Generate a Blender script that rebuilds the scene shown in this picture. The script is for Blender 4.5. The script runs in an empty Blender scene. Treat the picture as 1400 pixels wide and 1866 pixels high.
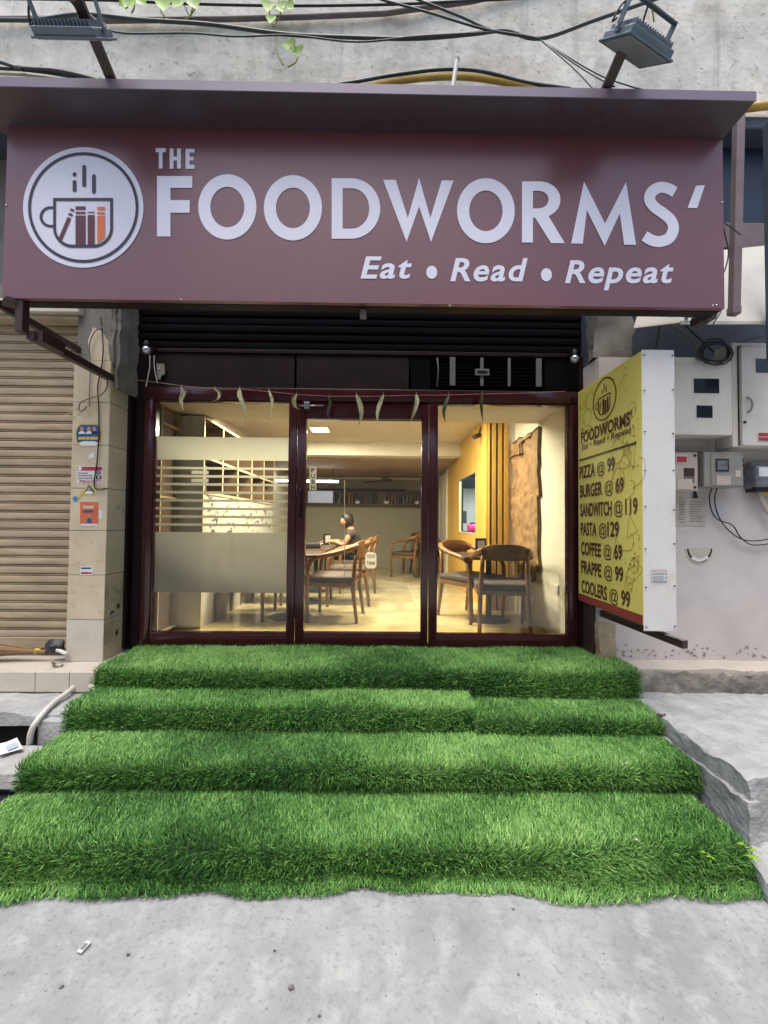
import bpy, bmesh, math, random
import numpy as np
from mathutils import Vector, Matrix, noise

random.seed(7)
rng = np.random.default_rng(11)
sc = bpy.context.scene
COL = sc.collection
rad = math.radians

# ------------------------------------------------------------------ camera
CAM = Vector((0.0, 0.0, 1.6))
FPX, CX, CY = 740.0, 700.0, 933.0            # the photograph is 1400 x 1866
yaw, pit, rol = rad(.55), rad(1.5), rad(.53)
FWD = Vector((math.sin(yaw)*math.cos(pit), math.cos(yaw)*math.cos(pit), math.sin(pit)))
_r0 = Vector((math.cos(yaw), -math.sin(yaw), 0)); _u0 = _r0.cross(FWD)
RGT = _r0*math.cos(rol) + _u0*math.sin(rol)
UPV = _u0*math.cos(rol) - _r0*math.sin(rol)
cd = bpy.data.cameras.new('camera'); cam = bpy.data.objects.new('camera', cd); COL.objects.link(cam)
cd.sensor_fit = 'HORIZONTAL'; cd.sensor_width = 36.0; cd.lens = FPX/1400*36.0
cd.clip_start = .05; cd.clip_end = 500
_m = Matrix((RGT, UPV, -FWD)).transposed().to_4x4(); _m.translation = CAM
cam.matrix_world = _m
sc.camera = cam

# ------------------------------------------------------------------ sky, sun, exposure
SUN_EL, SUN_AZ = 74.0, 200.0                 # azimuth clockwise from +Y (towards the shop): behind the photographer
w = bpy.data.worlds.new('World'); sc.world = w; w.use_nodes = True
nt = w.node_tree; bg = nt.nodes['Background']
sky = nt.nodes.new('ShaderNodeTexSky'); sky.sky_type = 'NISHITA'; sky.sun_disc = False
sky.sun_elevation = rad(SUN_EL); sky.sun_rotation = rad(SUN_AZ)
sky.air_density = 1.0; sky.dust_density = 4.0; sky.ozone_density = .6
nt.links.new(sky.outputs[0], bg.inputs[0]); bg.inputs[1].default_value = .15
sd = bpy.data.lights.new('sun', 'SUN'); sd.energy = 1.45; sd.angle = rad(40); sd.color = (1, .98, .95)
sun = bpy.data.objects.new('sun', sd); COL.objects.link(sun)
_sv = Vector((math.sin(rad(SUN_AZ))*math.cos(rad(SUN_EL)), math.cos(rad(SUN_AZ))*math.cos(rad(SUN_EL)), math.sin(rad(SUN_EL))))
sun.rotation_euler = _sv.to_track_quat('Z', 'Y').to_euler(); sun.location = (0, -2, 9)
vs = sc.view_settings
vs.view_transform = 'Standard'; vs.look = 'None'; vs.gamma = 1; vs.exposure = .76; vs.use_curve_mapping = False
sc.render.engine = 'CYCLES'
cy = sc.cycles
cy.use_denoising = True; cy.max_bounces = 10; cy.transparent_max_bounces = 16
cy.diffuse_bounces = 5; cy.glossy_bounces = 4; cy.sample_clamp_indirect = 6; cy.caustics_reflective = False; cy.caustics_refractive = False

# ------------------------------------------------------------------ pixels of the photograph to points
def ray(px, py): return RGT*((px-CX)/FPX) - UPV*((py-CY)/FPX) + FWD
def at(px, py, Y):
    d = ray(px, py); return CAM + d*(Y/d.y)
def az(px, py, z):
    d = ray(px, py); return CAM + d*((z-CAM.z)/d.z)
def ax(px, py, X):
    d = ray(px, py); return CAM + d*(X/d.x)

# ------------------------------------------------------------------ materials
def new_mat(name):
    m = bpy.data.materials.new(name); m.use_nodes = True
    return m, m.node_tree, m.node_tree.nodes, m.node_tree.links, m.node_tree.nodes['Principled BSDF']
def mat(name, col, rough=.6, var=.12, scale=6.0, bump=0.0, bscale=60.0, metal=0.0, tint=None, spec=.5, detail=6.0, stains=None, stain_scale=2.0, stain_amt=.6, coat=0.0, stretch=None, specks=None, speck_scale=90.0, speck_amt=.6, streaks=None, rnd=0.0, scuff=None):
    m, t, N, L, p = new_mat(name)
    p.inputs['Roughness'].default_value = rough; p.inputs['Metallic'].default_value = metal
    p.inputs['Specular IOR Level'].default_value = spec
    if coat: p.inputs['Coat Weight'].default_value = coat; p.inputs['Coat Roughness'].default_value = .08
    tc = N.new('ShaderNodeNewGeometry')
    src = tc.outputs['Position']
    if stretch:
        mp = N.new('ShaderNodeMapping'); mp.inputs['Scale'].default_value = stretch; L.new(src, mp.inputs[0]); src = mp.outputs[0]
    n = N.new('ShaderNodeTexNoise'); n.inputs['Scale'].default_value = scale; n.inputs['Detail'].default_value = detail; n.inputs['Roughness'].default_value = .62
    L.new(src, n.inputs['Vector'])
    r = N.new('ShaderNodeValToRGB')
    c = Vector(col); t2 = Vector(tint) if tint else c
    lo = c*(1-var*1.6); hi = t2*(1+var)
    r.color_ramp.elements[0].position = .3; r.color_ramp.elements[1].position = .7
    r.color_ramp.elements[0].color = (*lo, 1); r.color_ramp.elements[1].color = (*hi, 1)
    L.new(n.outputs[0], r.inputs[0]); out = r.outputs[0]
    if stains:
        s = N.new('ShaderNodeTexNoise'); s.inputs['Scale'].default_value = stain_scale; s.inputs['Detail'].default_value = 9; s.inputs['Roughness'].default_value = .68
        L.new(src, s.inputs['Vector'])
        sr = N.new('ShaderNodeValToRGB'); sr.color_ramp.elements[0].position = .52; sr.color_ramp.elements[1].position = .72
        L.new(s.outputs[0], sr.inputs[0])
        ml = N.new('ShaderNodeMath'); ml.operation = 'MULTIPLY'; ml.inputs[1].default_value = stain_amt; L.new(sr.outputs[0], ml.inputs[0])
        mx = N.new('ShaderNodeMixRGB'); mx.inputs[2].default_value = (*stains, 1)
        L.new(ml.outputs[0], mx.inputs[0]); L.new(out, mx.inputs[1]); out = mx.outputs[0]
    def over(out, colr, scale_, amt, lo_, hi_, st=None, dt=5):
        s = N.new('ShaderNodeTexNoise'); s.inputs['Scale'].default_value = scale_; s.inputs['Detail'].default_value = dt; s.inputs['Roughness'].default_value = .65
        if st:
            mp2 = N.new('ShaderNodeMapping'); mp2.inputs['Scale'].default_value = st; L.new(tc.outputs['Position'], mp2.inputs[0]); L.new(mp2.outputs[0], s.inputs['Vector'])
        else: L.new(src, s.inputs['Vector'])
        sr = N.new('ShaderNodeMapRange'); sr.inputs['From Min'].default_value = lo_; sr.inputs['From Max'].default_value = hi_; sr.inputs['To Max'].default_value = amt; L.new(s.outputs[0], sr.inputs[0])
        mx = N.new('ShaderNodeMixRGB'); mx.inputs[2].default_value = (*colr, 1); L.new(sr.outputs[0], mx.inputs[0]); L.new(out, mx.inputs[1])
        return mx.outputs[0]
    if scuff:
        out = over(out, scuff, 9.0, .55, .50, .66, None, 12); out = over(out, tuple(c_*.62 for c_ in col), 30.0, .45, .52, .66, None, 10)
    if specks: out = over(out, specks, speck_scale, speck_amt, .60, .68)
    if streaks: out = over(out, streaks, 5.0, .6, .55, .72, (1.6, 1.6, .12), 8)
    if rnd:
        oi = N.new('ShaderNodeObjectInfo'); rm = N.new('ShaderNodeMapRange'); rm.inputs['To Min'].default_value = 1-rnd; rm.inputs['To Max'].default_value = 1+rnd; L.new(oi.outputs['Random'], rm.inputs[0])
        hv = N.new('ShaderNodeHueSaturation'); L.new(rm.outputs[0], hv.inputs['Value']); L.new(out, hv.inputs['Color']); out = hv.outputs[0]
    L.new(out, p.inputs['Base Color'])
    if bump:
        b = N.new('ShaderNodeTexNoise'); b.inputs['Scale'].default_value = bscale; b.inputs['Detail'].default_value = 8
        L.new(src, b.inputs['Vector'])
        bp = N.new('ShaderNodeBump'); bp.inputs['Strength'].default_value = bump; bp.inputs['Distance'].default_value = .01
        L.new(b.outputs[0], bp.inputs['Height']); L.new(bp.outputs[0], p.inputs['Normal'])
    rr = N.new('ShaderNodeMapRange'); rr.inputs['To Min'].default_value = max(.02, rough-.1); rr.inputs['To Max'].default_value = min(1, rough+.1)
    L.new(n.outputs[0], rr.inputs[0]); L.new(rr.outputs[0], p.inputs['Roughness'])
    return m
def wood(name, c1, c2, scale=3.0, stretch=(14, 14, 1), rough=.4):
    return mat(name, c1, rough, .05, scale, .05, 40, tint=c2, stretch=stretch)
def emit(name, col, s):
    m, t, N, L, p = new_mat(name)
    p.inputs['Base Color'].default_value = (.8, .8, .8, 1)
    p.inputs['Emission Color'].default_value = (*col, 1); p.inputs['Emission Strength'].default_value = s
    return m
def glass(name, tint=(1, 1, 1), ior=1.5, boost=1.0):
    m, t, N, L, p = new_mat(name)
    N.remove(p)
    tr = N.new('ShaderNodeBsdfTransparent'); tr.inputs[0].default_value = (*tint, 1)
    gl = N.new('ShaderNodeBsdfGlossy'); gl.inputs['Roughness'].default_value = .01
    fr = N.new('ShaderNodeFresnel'); fr.inputs[0].default_value = ior
    ml = N.new('ShaderNodeMath'); ml.operation = 'MULTIPLY'; ml.inputs[1].default_value = boost; L.new(fr.outputs[0], ml.inputs[0])
    mx = N.new('ShaderNodeMixShader')
    L.new(ml.outputs[0], mx.inputs[0]); L.new(tr.outputs[0], mx.inputs[1]); L.new(gl.outputs[0], mx.inputs[2])
    L.new(mx.outputs[0], N['Material Output'].inputs[0])
    return m
def frosted(name):
    m, t, N, L, p = new_mat(name)
    N.remove(p)
    a = N.new('ShaderNodeBsdfTranslucent'); a.inputs[0].default_value = (.85, .84, .76, 1)
    b = N.new('ShaderNodeBsdfDiffuse'); b.inputs[0].default_value = (.42, .41, .36, 1)
    c = N.new('ShaderNodeBsdfTransparent'); c.inputs[0].default_value = (.9, .9, .85, 1)
    x = N.new('ShaderNodeMixShader'); x.inputs[0].default_value = .30
    y = N.new('ShaderNodeMixShader'); y.inputs[0].default_value = .22
    L.new(a.outputs[0], x.inputs[1]); L.new(b.outputs[0], x.inputs[2]); L.new(x.outputs[0], y.inputs[1]); L.new(c.outputs[0], y.inputs[2])
    L.new(y.outputs[0], N['Material Output'].inputs[0])
    return m

M = {}
M['street'] = mat('street_concrete', (.285, .30, .30), .85, .13, 2.3, .3, 45, tint=(.335, .35, .345), detail=10, stains=(.25, .255, .255), stain_scale=3.6, stain_amt=.6, specks=(.12, .12, .12), speck_scale=75, speck_amt=.6, scuff=(.44, .455, .45))
M['conc'] = mat('rough_concrete', (.40, .39, .375), .9, .14, 7, .9, 40, specks=(.2, .19, .18), speck_scale=45, speck_amt=.6, stains=(.22, .20, .18), stain_scale=4, stain_amt=.5)
M['conc_grey'] = mat('grey_concrete', (.38, .39, .385), .9, .16, 7, .9, 40, specks=(.2, .2, .2), speck_scale=45, speck_amt=.6, stains=(.20, .20, .20), stain_scale=5, stain_amt=.5)
M['old_wall'] = mat('old_plaster', (.63, .60, .525), .9, .14, 2.6, .6, 18, tint=(.74, .71, .635), detail=10, stains=(.36, .34, .29), stain_scale=7, stain_amt=.7, specks=(.22, .20, .17), speck_scale=26, speck_amt=.7, streaks=(.36, .35, .32))
M['plaster'] = mat('painted_plaster', (.55, .50, .475), .8, .05, 2.5, .12, 60, tint=(.60, .55, .525), stains=(.45, .40, .36), stain_scale=1.6, stain_amt=.35)
M['dark_plaster'] = mat('bare_plaster', (.20, .185, .165), .9, .2, 6, .4, 40, stains=(.09, .08, .07), stain_scale=6, stain_amt=.6)
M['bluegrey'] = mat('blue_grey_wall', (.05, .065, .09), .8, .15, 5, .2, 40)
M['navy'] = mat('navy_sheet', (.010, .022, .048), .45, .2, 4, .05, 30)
M['tile'] = mat('cream_tile', (.56, .465, .315), .35, .05, 4, .03, 50, tint=(.61, .515, .36), rnd=.05, stains=(.36, .28, .17), stain_scale=5, stain_amt=.45)
M['tile_worn'] = mat('worn_tile', (.50, .38, .21), .5, .10, 5, .25, 40, tint=(.52, .43, .29), stains=(.15, .10, .05), stain_scale=4, stain_amt=.75)
M['tile_pale'] = mat('pale_tile', (.58, .53, .44), .4, .06, 6, .04, 60, stains=(.40, .35, .28), stain_scale=7, stain_amt=.5)
M['ledge'] = mat('ledge_stone', (.50, .45, .38), .7, .08, 5, .15, 40, stains=(.33, .29, .24), stain_scale=5, stain_amt=.5)
M['grout'] = mat('grout', (.26, .22, .17), .9, .15, 10)
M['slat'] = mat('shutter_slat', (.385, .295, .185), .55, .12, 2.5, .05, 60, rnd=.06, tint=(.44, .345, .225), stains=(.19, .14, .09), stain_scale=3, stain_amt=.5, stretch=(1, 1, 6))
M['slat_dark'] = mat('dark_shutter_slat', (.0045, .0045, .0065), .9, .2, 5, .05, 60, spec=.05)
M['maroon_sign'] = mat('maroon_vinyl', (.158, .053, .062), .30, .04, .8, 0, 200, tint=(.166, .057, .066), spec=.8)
M['canopy'] = mat('canopy_in_shade', (.036, .019, .029), .30, .04, .8, 0, 200, spec=.8)  # colour darkened to carry the shade under the canopy
M['sky_lit_lip'] = mat('sky_lit_mauve', (.19, .15, .20), .4, .04, .8)  # same sheet as the canopy, sky light painted in as paler mauve
M['maroon'] = mat('maroon_enamel', (.045, .0085, .011), .22, .15, 5, .02, 90, coat=.3)
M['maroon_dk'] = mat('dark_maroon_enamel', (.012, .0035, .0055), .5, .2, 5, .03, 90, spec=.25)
M['brown_steel'] = mat('brown_steel', (.045, .022, .020), .45, .2, 9, .05, 80)
M['rail_brown'] = mat('weathered_brown_post', (.17, .13, .13), .6, .15, 7, .1, 60)
M['white_print'] = mat('white_vinyl', (.74, .73, .82), .3, .02, 2)
M['ink'] = mat('dark_ink', (.035, .018, .04), .45, .05, 5)
M['maroon_ink'] = mat('maroon_ink', (.10, .018, .03), .45, .05, 5)
M['orange_ink'] = mat('orange_ink', (.72, .16, .04), .45, .05, 5)
M['yellow'] = mat('yellow_vinyl', (.80, .66, .13), .42, .04, 2.5, tint=(.86, .75, .20))
M['yellow_doodle'] = mat('doodle_ink', (.40, .29, .045), .5, .05, 5)
M['brown_ink'] = mat('brown_ink', (.10, .035, .02), .5, .05, 5)
M['red_band'] = mat('red_vinyl', (.28, .03, .03), .45, .05, 3)
M['board_white'] = mat('white_sheet', (.68, .65, .60), .5, .03, 3, .04, 20, tint=(.72, .71, .69), stains=(.45, .36, .24), stain_scale=6, stain_amt=.35)
M['meter_white'] = mat('white_cabinet_paint', (.60, .57, .50), .5, .04, 3, .03, 50, tint=(.64, .61, .54), stains=(.42, .38, .30), stain_scale=5, stain_amt=.3)
M['meter_grey'] = mat('grey_cabinet', (.25, .24, .21), .5, .06, 7, .04, 50)
M['meter_beige'] = mat('beige_box', (.47, .39, .33), .6, .06, 7)
M['dark_glass'] = mat('dark_window', (.012, .016, .025), .12, .1, 4)
M['smoke'] = mat('smoky_plastic', (.16, .17, .19), .2, .25, 30)
M['black'] = mat('black_rubber', (.015, .015, .017), .5, .2, 20)
M['teal_cable'] = mat('dark_green_cable', (.03, .045, .045), .45, .2, 20)
M['yellow_pipe'] = mat('yellow_conduit', (.55, .34, .06), .5, .1, 8)
M['white_pipe'] = mat('white_pipe', (.62, .60, .55), .4, .05, 8)
M['screw'] = mat('dark_screw', (.06, .05, .045), .5, .1, 8, metal=.5)
M['steel'] = mat('bright_steel', (.55, .55, .55), .3, .05, 8, metal=.9)
M['flood_body'] = mat('blue_grey_casting', (.13, .17, .20), .45, .1, 8, .05, 60, metal=.2)
M['flood_glass'] = mat('floodlight_glass', (.33, .36, .35), .2, .1, 4)
M['paper'] = mat('paper', (.68, .67, .66), .7, .04, 9)
M['paper_warm'] = mat('old_paper', (.52, .45, .38), .8, .08, 9, stains=(.33, .26, .2), stain_scale=12, stain_amt=.5)
M['print_grey'] = mat('grey_print', (.20, .19, .19), .7, .1, 9)
M['red_ink'] = mat('red_ink', (.38, .03, .045), .6, .1, 9)
M['blue_ink'] = mat('blue_ink', (.02, .075, .20), .5, .1, 9)
M['gold_ink'] = mat('gold_ink', (.62, .45, .09), .5, .1, 9)
M['sky_ink'] = mat('sky_blue_ink', (.04, .25, .42), .5, .1, 9)
M['skin_print'] = mat('skin_print', (.40, .25, .17), .6, .1, 9)
M['orange'] = mat('orange_paper', (.60, .14, .06), .5, .08, 9)
M['leaf_dry'] = mat('dry_mango_leaf', (.38, .37, .20), .6, .25, 30, tint=(.50, .49, .30))
M['leaf_dk'] = mat('leaf_underside', (.055, .06, .02), .6, .2, 30)
M['vine'] = mat('vine_leaf', (.21, .38, .02), .45, .2, 20)
M['vine_stem'] = mat('vine_stem', (.30, .32, .07), .5, .2, 20)
M['string'] = mat('string', (.30, .20, .16), .8, .1, 9)
M['int_wall'] = mat('cream_wall_paint', (.66, .63, .55), .8, .03, 3)
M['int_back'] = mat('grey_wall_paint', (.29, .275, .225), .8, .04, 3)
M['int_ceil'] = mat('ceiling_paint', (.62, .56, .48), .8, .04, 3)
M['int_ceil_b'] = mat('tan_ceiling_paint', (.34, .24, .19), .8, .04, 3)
M['floor_tile'] = mat('vitrified_tile', (.42, .34, .175), .16, .08, 3, tint=(.50, .42, .235), rnd=.16)
M['oak'] = wood('oak_chair', (.15, .068, .026), (.25, .12, .05), 3.5, (9, 9, 9), .36)
M['pine'] = wood('pine_plank', (.50, .29, .06), (.66, .42, .11), 2.5, (18, 18, 1.2), .42)
M['groove'] = mat('dark_groove', (.02, .006, .004), .6, .1, 5)
M['cushion'] = mat('brown_cushion', (.085, .06, .05), .75, .12, 30, .15, 200)
M['dark_wood'] = mat('dark_wood', (.045, .026, .020), .5, .2, 8)
M['table_top'] = wood('dark_table_top', (.060, .035, .025), (.09, .055, .04), 4, (8, 8, 8), .3)
M['vent_grey'] = mat('dull_grey_strip', (.13, .13, .135), .6, .15, 30)
M['edge_brown'] = mat('stain_and_edge_shade', (.055, .028, .012), .8, .2, 30)  # brown of the tile chips, also edge shade painted on the carving
M['dull_white'] = mat('dull_white_board', (.40, .385, .335), .7, .04, 5)
M['iron'] = mat('cast_iron', (.05, .055, .06), .5, .15, 10, metal=.2)
M['hide'] = mat('parchment_carving', (.24, .135, .062), .7, .2, 7, .6, 25, tint=(.32, .19, .09), stains=(.08, .045, .02), stain_scale=5, stain_amt=.6)
M['shelf_edge'] = mat('pale_birch_edge', (.46, .38, .22), .5, .06, 8)
M['shelf_in'] = mat('brown_shelf_board', (.13, .08, .045), .6, .15, 8)
M['kitchen_blue'] = mat('pale_blue_wall', (.40, .48, .56), .7, .05, 4)
M['pink'] = mat('pink_plastic', (.55, .03, .22), .4, .1, 5)
M['skin'] = mat('skin', (.36, .19, .115), .5, .06, 12)
M['hair'] = mat('dark_hair', (.020, .013, .010), .45, .25, 40, .3, 120)
M['shirt'] = mat('dark_grey_cotton', (.05, .045, .043), .85, .12, 30)
M['denim'] = mat('dark_denim', (.025, .028, .04), .85, .15, 30)
M['crystal'] = mat('clear_bulb', (.55, .56, .60), .06, .15, 14, metal=.6)
M['broom'] = mat('broom_straw', (.28, .17, .08), .8, .2, 25, .2, 100, stretch=(1, 8, 8))
M['stone'] = mat('mossy_stone', (.25, .225, .195), .9, .2, 9, .9, 40, stains=(.12, .10, .07), stain_scale=7, stain_amt=.6, scuff=(.36, .34, .32))
M['gold_plate'] = mat('gold_plate', (.86, .72, .42), .4, .04, 9)
M['flake'] = mat('flaked_render', (.31, .265, .23), .9, .2, 40)
M['pebble'] = mat('pebble', (.13, .12, .12), .8, .3, 40)
M['litter'] = mat('white_scrap', (.62, .62, .62), .6, .05, 30)
M['dry_brown'] = mat('dry_brown_leaf', (.13, .075, .035), .8, .2, 30)
M['far_wall'] = mat('opposite_plaster', (.30, .285, .26), .9, .12, 1.5, .1, 30, stains=(.2, .18, .16), stain_scale=1.2, stain_amt=.5)
M['film'] = frosted('frosted_film')
M['glass'] = glass('shop_glass', (.93, .96, .93), 1.5, 1.15)
M['warm_lamp'] = emit('warm_lamp', (1.0, .80, .50), 14.0)
M['cool_lamp'] = emit('cool_tube', (.80, .90, 1.0), 9.0)
BOOKS = [mat('book_cloth_%s' % n, c, .6, .1, 20) for n, c in (('red', (.11, .03, .025)), ('cream', (.27, .23, .17)), ('blue', (.04, .05, .085)), ('green', (.045, .065, .04)), ('black', (.02, .02, .02)), ('ochre', (.17, .10, .035)), ('grey', (.12, .11, .105)))]

# ------------------------------------------------------------------ mesh helpers
class MB:
    def __init__(s): s.v = []; s.f = []
    def add(s, v, f):
        o = len(s.v); s.v += [Vector(p) for p in v]; s.f += [tuple(i+o for i in q) for q in f]; return s
    def box(s, a, b):
        x0, y0, z0 = (min(a[i], b[i]) for i in range(3)); x1, y1, z1 = (max(a[i], b[i]) for i in range(3))
        return s.add([(x0,y0,z0),(x1,y0,z0),(x1,y1,z0),(x0,y1,z0),(x0,y0,z1),(x1,y0,z1),(x1,y1,z1),(x0,y1,z1)],
                     [(0,3,2,1),(4,5,6,7),(0,1,5,4),(1,2,6,5),(2,3,7,6),(3,0,4,7)])
    def obox(s, c, size, rot):
        h = Vector(size)/2; c = Vector(c); v = []
        for z in (-1, 1):
            for x, y in ((-1,-1),(1,-1),(1,1),(-1,1)): v.append(c + rot @ Vector((x*h.x, y*h.y, z*h.z)))
        return s.add(v, [(0,3,2,1),(4,5,6,7),(0,1,5,4),(1,2,6,5),(2,3,7,6),(3,0,4,7)])
    def bar(s, a, b, wd, ht, up=(0, 0, 1)):
        a, b = Vector(a), Vector(b); d = (b-a); L = d.length; y = d.normalized(); x = y.cross(Vector(up))
        if x.length < 1e-4: x = Vector((1, 0, 0))
        x.normalize(); z = x.cross(y)
        return s.obox((a+b)/2, (wd, L, ht), Matrix((x, y, z)).transposed())
    def prism(s, pts, d):                      # polygon (world points) pushed along d
        n = len(pts); d = Vector(d); P = [Vector(p) for p in pts]
        return s.add(P + [p+d for p in P], [tuple(range(n-1, -1, -1)), tuple(range(n, 2*n))] + [(i, (i+1) % n, n+(i+1) % n, n+i) for i in range(n)])
    def tube(s, pts, r, n=8, cap=True):
        P = [Vector(p) for p in pts]; R = r if isinstance(r, (list, tuple)) else [r]*len(P)
        t0 = (P[1]-P[0]).normalized(); u = t0.orthogonal().normalized(); v = []
        for i, p in enumerate(P):
            t = (P[min(i+1, len(P)-1)]-P[max(i-1, 0)]).normalized()
            u = (u - t*u.dot(t)).normalized(); q = t.cross(u)
            for k in range(n):
                a = 2*math.pi*k/n; v.append(p + (u*math.cos(a)+q*math.sin(a))*R[i])
        f = [(i*n+k, i*n+(k+1) % n, (i+1)*n+(k+1) % n, (i+1)*n+k) for i in range(len(P)-1) for k in range(n)]
        if cap: f += [tuple(range(n-1, -1, -1)), tuple((len(P)-1)*n+k for k in range(n))]
        return s.add(v, f)
    def lathe(s, prof, c, n=16, rot=None):     # prof: (r, z)
        c = Vector(c); rot = rot or Matrix.Identity(3); v = []
        for r, z in prof:
            for k in range(n):
                a = 2*math.pi*k/n; v.append(c + rot @ Vector((r*math.cos(a), r*math.sin(a), z)))
        f = [(i*n+k, i*n+(k+1) % n, (i+1)*n+(k+1) % n, (i+1)*n+k) for i in range(len(prof)-1) for k in range(n)]
        f += [tuple(range(n-1, -1, -1)), tuple((len(prof)-1)*n+k for k in range(n))]
        return s.add(v, f)
    def ball(s, c, r, n=12, m=8):
        rr = r if isinstance(r, (tuple, list)) else (r, r, r); c = Vector(c); v = []; f = []
        for i in range(m+1):
            th = math.pi*i/m
            for k in range(n):
                a = 2*math.pi*k/n; v.append(c + Vector((rr[0]*math.sin(th)*math.cos(a), rr[1]*math.sin(th)*math.sin(a), rr[2]*math.cos(th))))
        f = [(i*n+k, (i+1)*n+k, (i+1)*n+(k+1) % n, i*n+(k+1) % n) for i in range(m) for k in range(n)]
        return s.add(v, f)
    def build(s, name, material, parent=None, bevel=0.0, smooth=False, origin=None, seg=2):
        if origin is None:
            xs = [p.x for p in s.v]; ys = [p.y for p in s.v]; zs = [p.z for p in s.v]
            origin = Vector(((min(xs)+max(xs))/2, (min(ys)+max(ys))/2, min(zs)))
        origin = Vector(origin)
        me = bpy.data.meshes.new(name)
        me.from_pydata([tuple(p-origin) for p in s.v], [], s.f)
        bm = bmesh.new(); bm.from_mesh(me)
        bmesh.ops.remove_doubles(bm, verts=bm.verts, dist=1e-6)
        bmesh.ops.recalc_face_normals(bm, faces=bm.faces)
        if bevel: bmesh.ops.bevel(bm, geom=[e for e in bm.edges if len(e.link_faces) == 2 and e.calc_face_angle(0) > .5], offset=bevel, segments=seg, affect='EDGES', profile=.5)
        bm.to_mesh(me); bm.free()
        if smooth:
            for p in me.polygons: p.use_smooth = True
            if bevel or smooth == 'auto':
                try: me.set_sharp_from_angle(angle=rad(40))
                except Exception: pass
        me.materials.append(material)
        return link(name, me, parent, origin)
WL = {}
def link(name, me, parent, origin):
    o = bpy.data.objects.new(name, me); COL.objects.link(o)
    o.location = Vector(origin) - (WL[parent.name] if parent else Vector((0, 0, 0)))
    if parent: o.parent = parent
    WL[o.name] = Vector(origin)
    return o
def thing(name, label, cat, loc=(0, 0, 0), group=None):
    o = bpy.data.objects.new(name, None); COL.objects.link(o); o.location = loc; o.empty_display_size = .1
    WL[o.name] = Vector(loc)
    return tag(o, label, cat, group)
def tag(o, label, cat, group=None):
    o['label'] = label; o['category'] = cat
    if group: o['group'] = group
    return o
def struct(o): o['kind'] = 'structure'; return o
def dup(o, parent=None, loc=None):
    c = o.copy(); COL.objects.link(c)
    if parent: c.parent = parent
    if loc is not None: c.location = loc
    return c
def dup_tree(root, loc, rz):
    r = root.copy(); COL.objects.link(r); r.location = loc; r.rotation_euler = (0, 0, rz)
    for ch in root.children:
        c = ch.copy(); COL.objects.link(c); c.parent = r
        for g in ch.children:
            d = g.copy(); COL.objects.link(d); d.parent = c
    return r
def catmull(P, n=8):
    P = [Vector(p) for p in P]; Q = [P[0]*2-P[1]] + P + [P[-1]*2-P[-2]]; out = []
    for i in range(1, len(Q)-2):
        for k in range(n):
            t = k/n; a, b, c, d = Q[i-1], Q[i], Q[i+1], Q[i+2]
            out.append(.5*((2*b)+(c-a)*t+(2*a-5*b+4*c-d)*t*t+(3*b-a-3*c+d)*t**3))
    return out + [P[-1]]
def rough_block(name, a, b, material, res=.05, amp=.012, parent=None, seed=0, keep=0.0):
    """A box of broken concrete: gridded faces pushed about by noise."""
    a, b = Vector(a), Vector(b); mb = MB()
    def grid(o, u, v):
        nu = max(1, int(u.length/res)); nv = max(1, int(v.length/res))
        vs_ = [o + u*(i/nu) + v*(j/nv) for j in range(nv+1) for i in range(nu+1)]
        mb.add(vs_, [(j*(nu+1)+i, j*(nu+1)+i+1, (j+1)*(nu+1)+i+1, (j+1)*(nu+1)+i) for j in range(nv) for i in range(nu)])
    X, Y, Z = Vector((b.x-a.x, 0, 0)), Vector((0, b.y-a.y, 0)), Vector((0, 0, b.z-a.z))
    grid(a+Z, X, Y); grid(a, X, Z); grid(a, Y, Z); grid(a+X, Y, Z); grid(a+Y, X, Z)
    S = Vector((seed*3.1, seed*1.7, seed*.9))
    for i, p in enumerate(mb.v):
        k = noise.noise_vector(p*6+S)*amp*1.1 + noise.noise_vector(p*19+S)*amp*.7 + noise.noise_vector(p*47+S)*amp*.5 - Vector((0, 0, 1))*amp*.8*max(0, noise.noise(p*11+S)-.25)
        if p.z < a.z+.002: k.z = 0
        e = min(abs(p.y-a.y), abs(p.x-a.x)) + abs(p.z-b.z)       # crumble the upper front edges
        if e < .05: k += Vector((0, .3, -1))*(.05-e)*.5*(.6+noise.noise(p*13+S))
        mb.v[i] = p + k
    return mb.build(name, material, parent, smooth='auto')

# ---- flat print from outlines and from the built-in font
def fill2d(contours):
    cu = bpy.data.curves.new('t', 'CURVE'); cu.dimensions = '2D'; cu.fill_mode = 'BOTH'
    for c in contours:
        sp = cu.splines.new('POLY'); sp.points.add(len(c)-1); sp.use_cyclic_u = True
        for q, p in zip(sp.points, c): q.co = (p[0], p[1], 0, 1)
    return _to_mesh(cu)
def _to_mesh(cu):
    o = bpy.data.objects.new('t', cu)
    me = bpy.data.meshes.new_from_object(o)
    v = [(p.co.x, p.co.y) for p in me.vertices]; f = [tuple(p.vertices) for p in me.polygons]
    bpy.data.objects.remove(o); bpy.data.curves.remove(cu); bpy.data.meshes.remove(me)
    return v, f
def text2d(s, offset=0.0, shear=0.0, spacing=1.0, lines=1.0, align='LEFT'):
    cu = bpy.data.curves.new('t', 'FONT'); cu.body = s; cu.offset = offset; cu.shear = shear; cu.space_character = spacing; cu.space_line = lines; cu.align_x = align; cu.resolution_u = 4
    return _to_mesh(cu)
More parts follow.
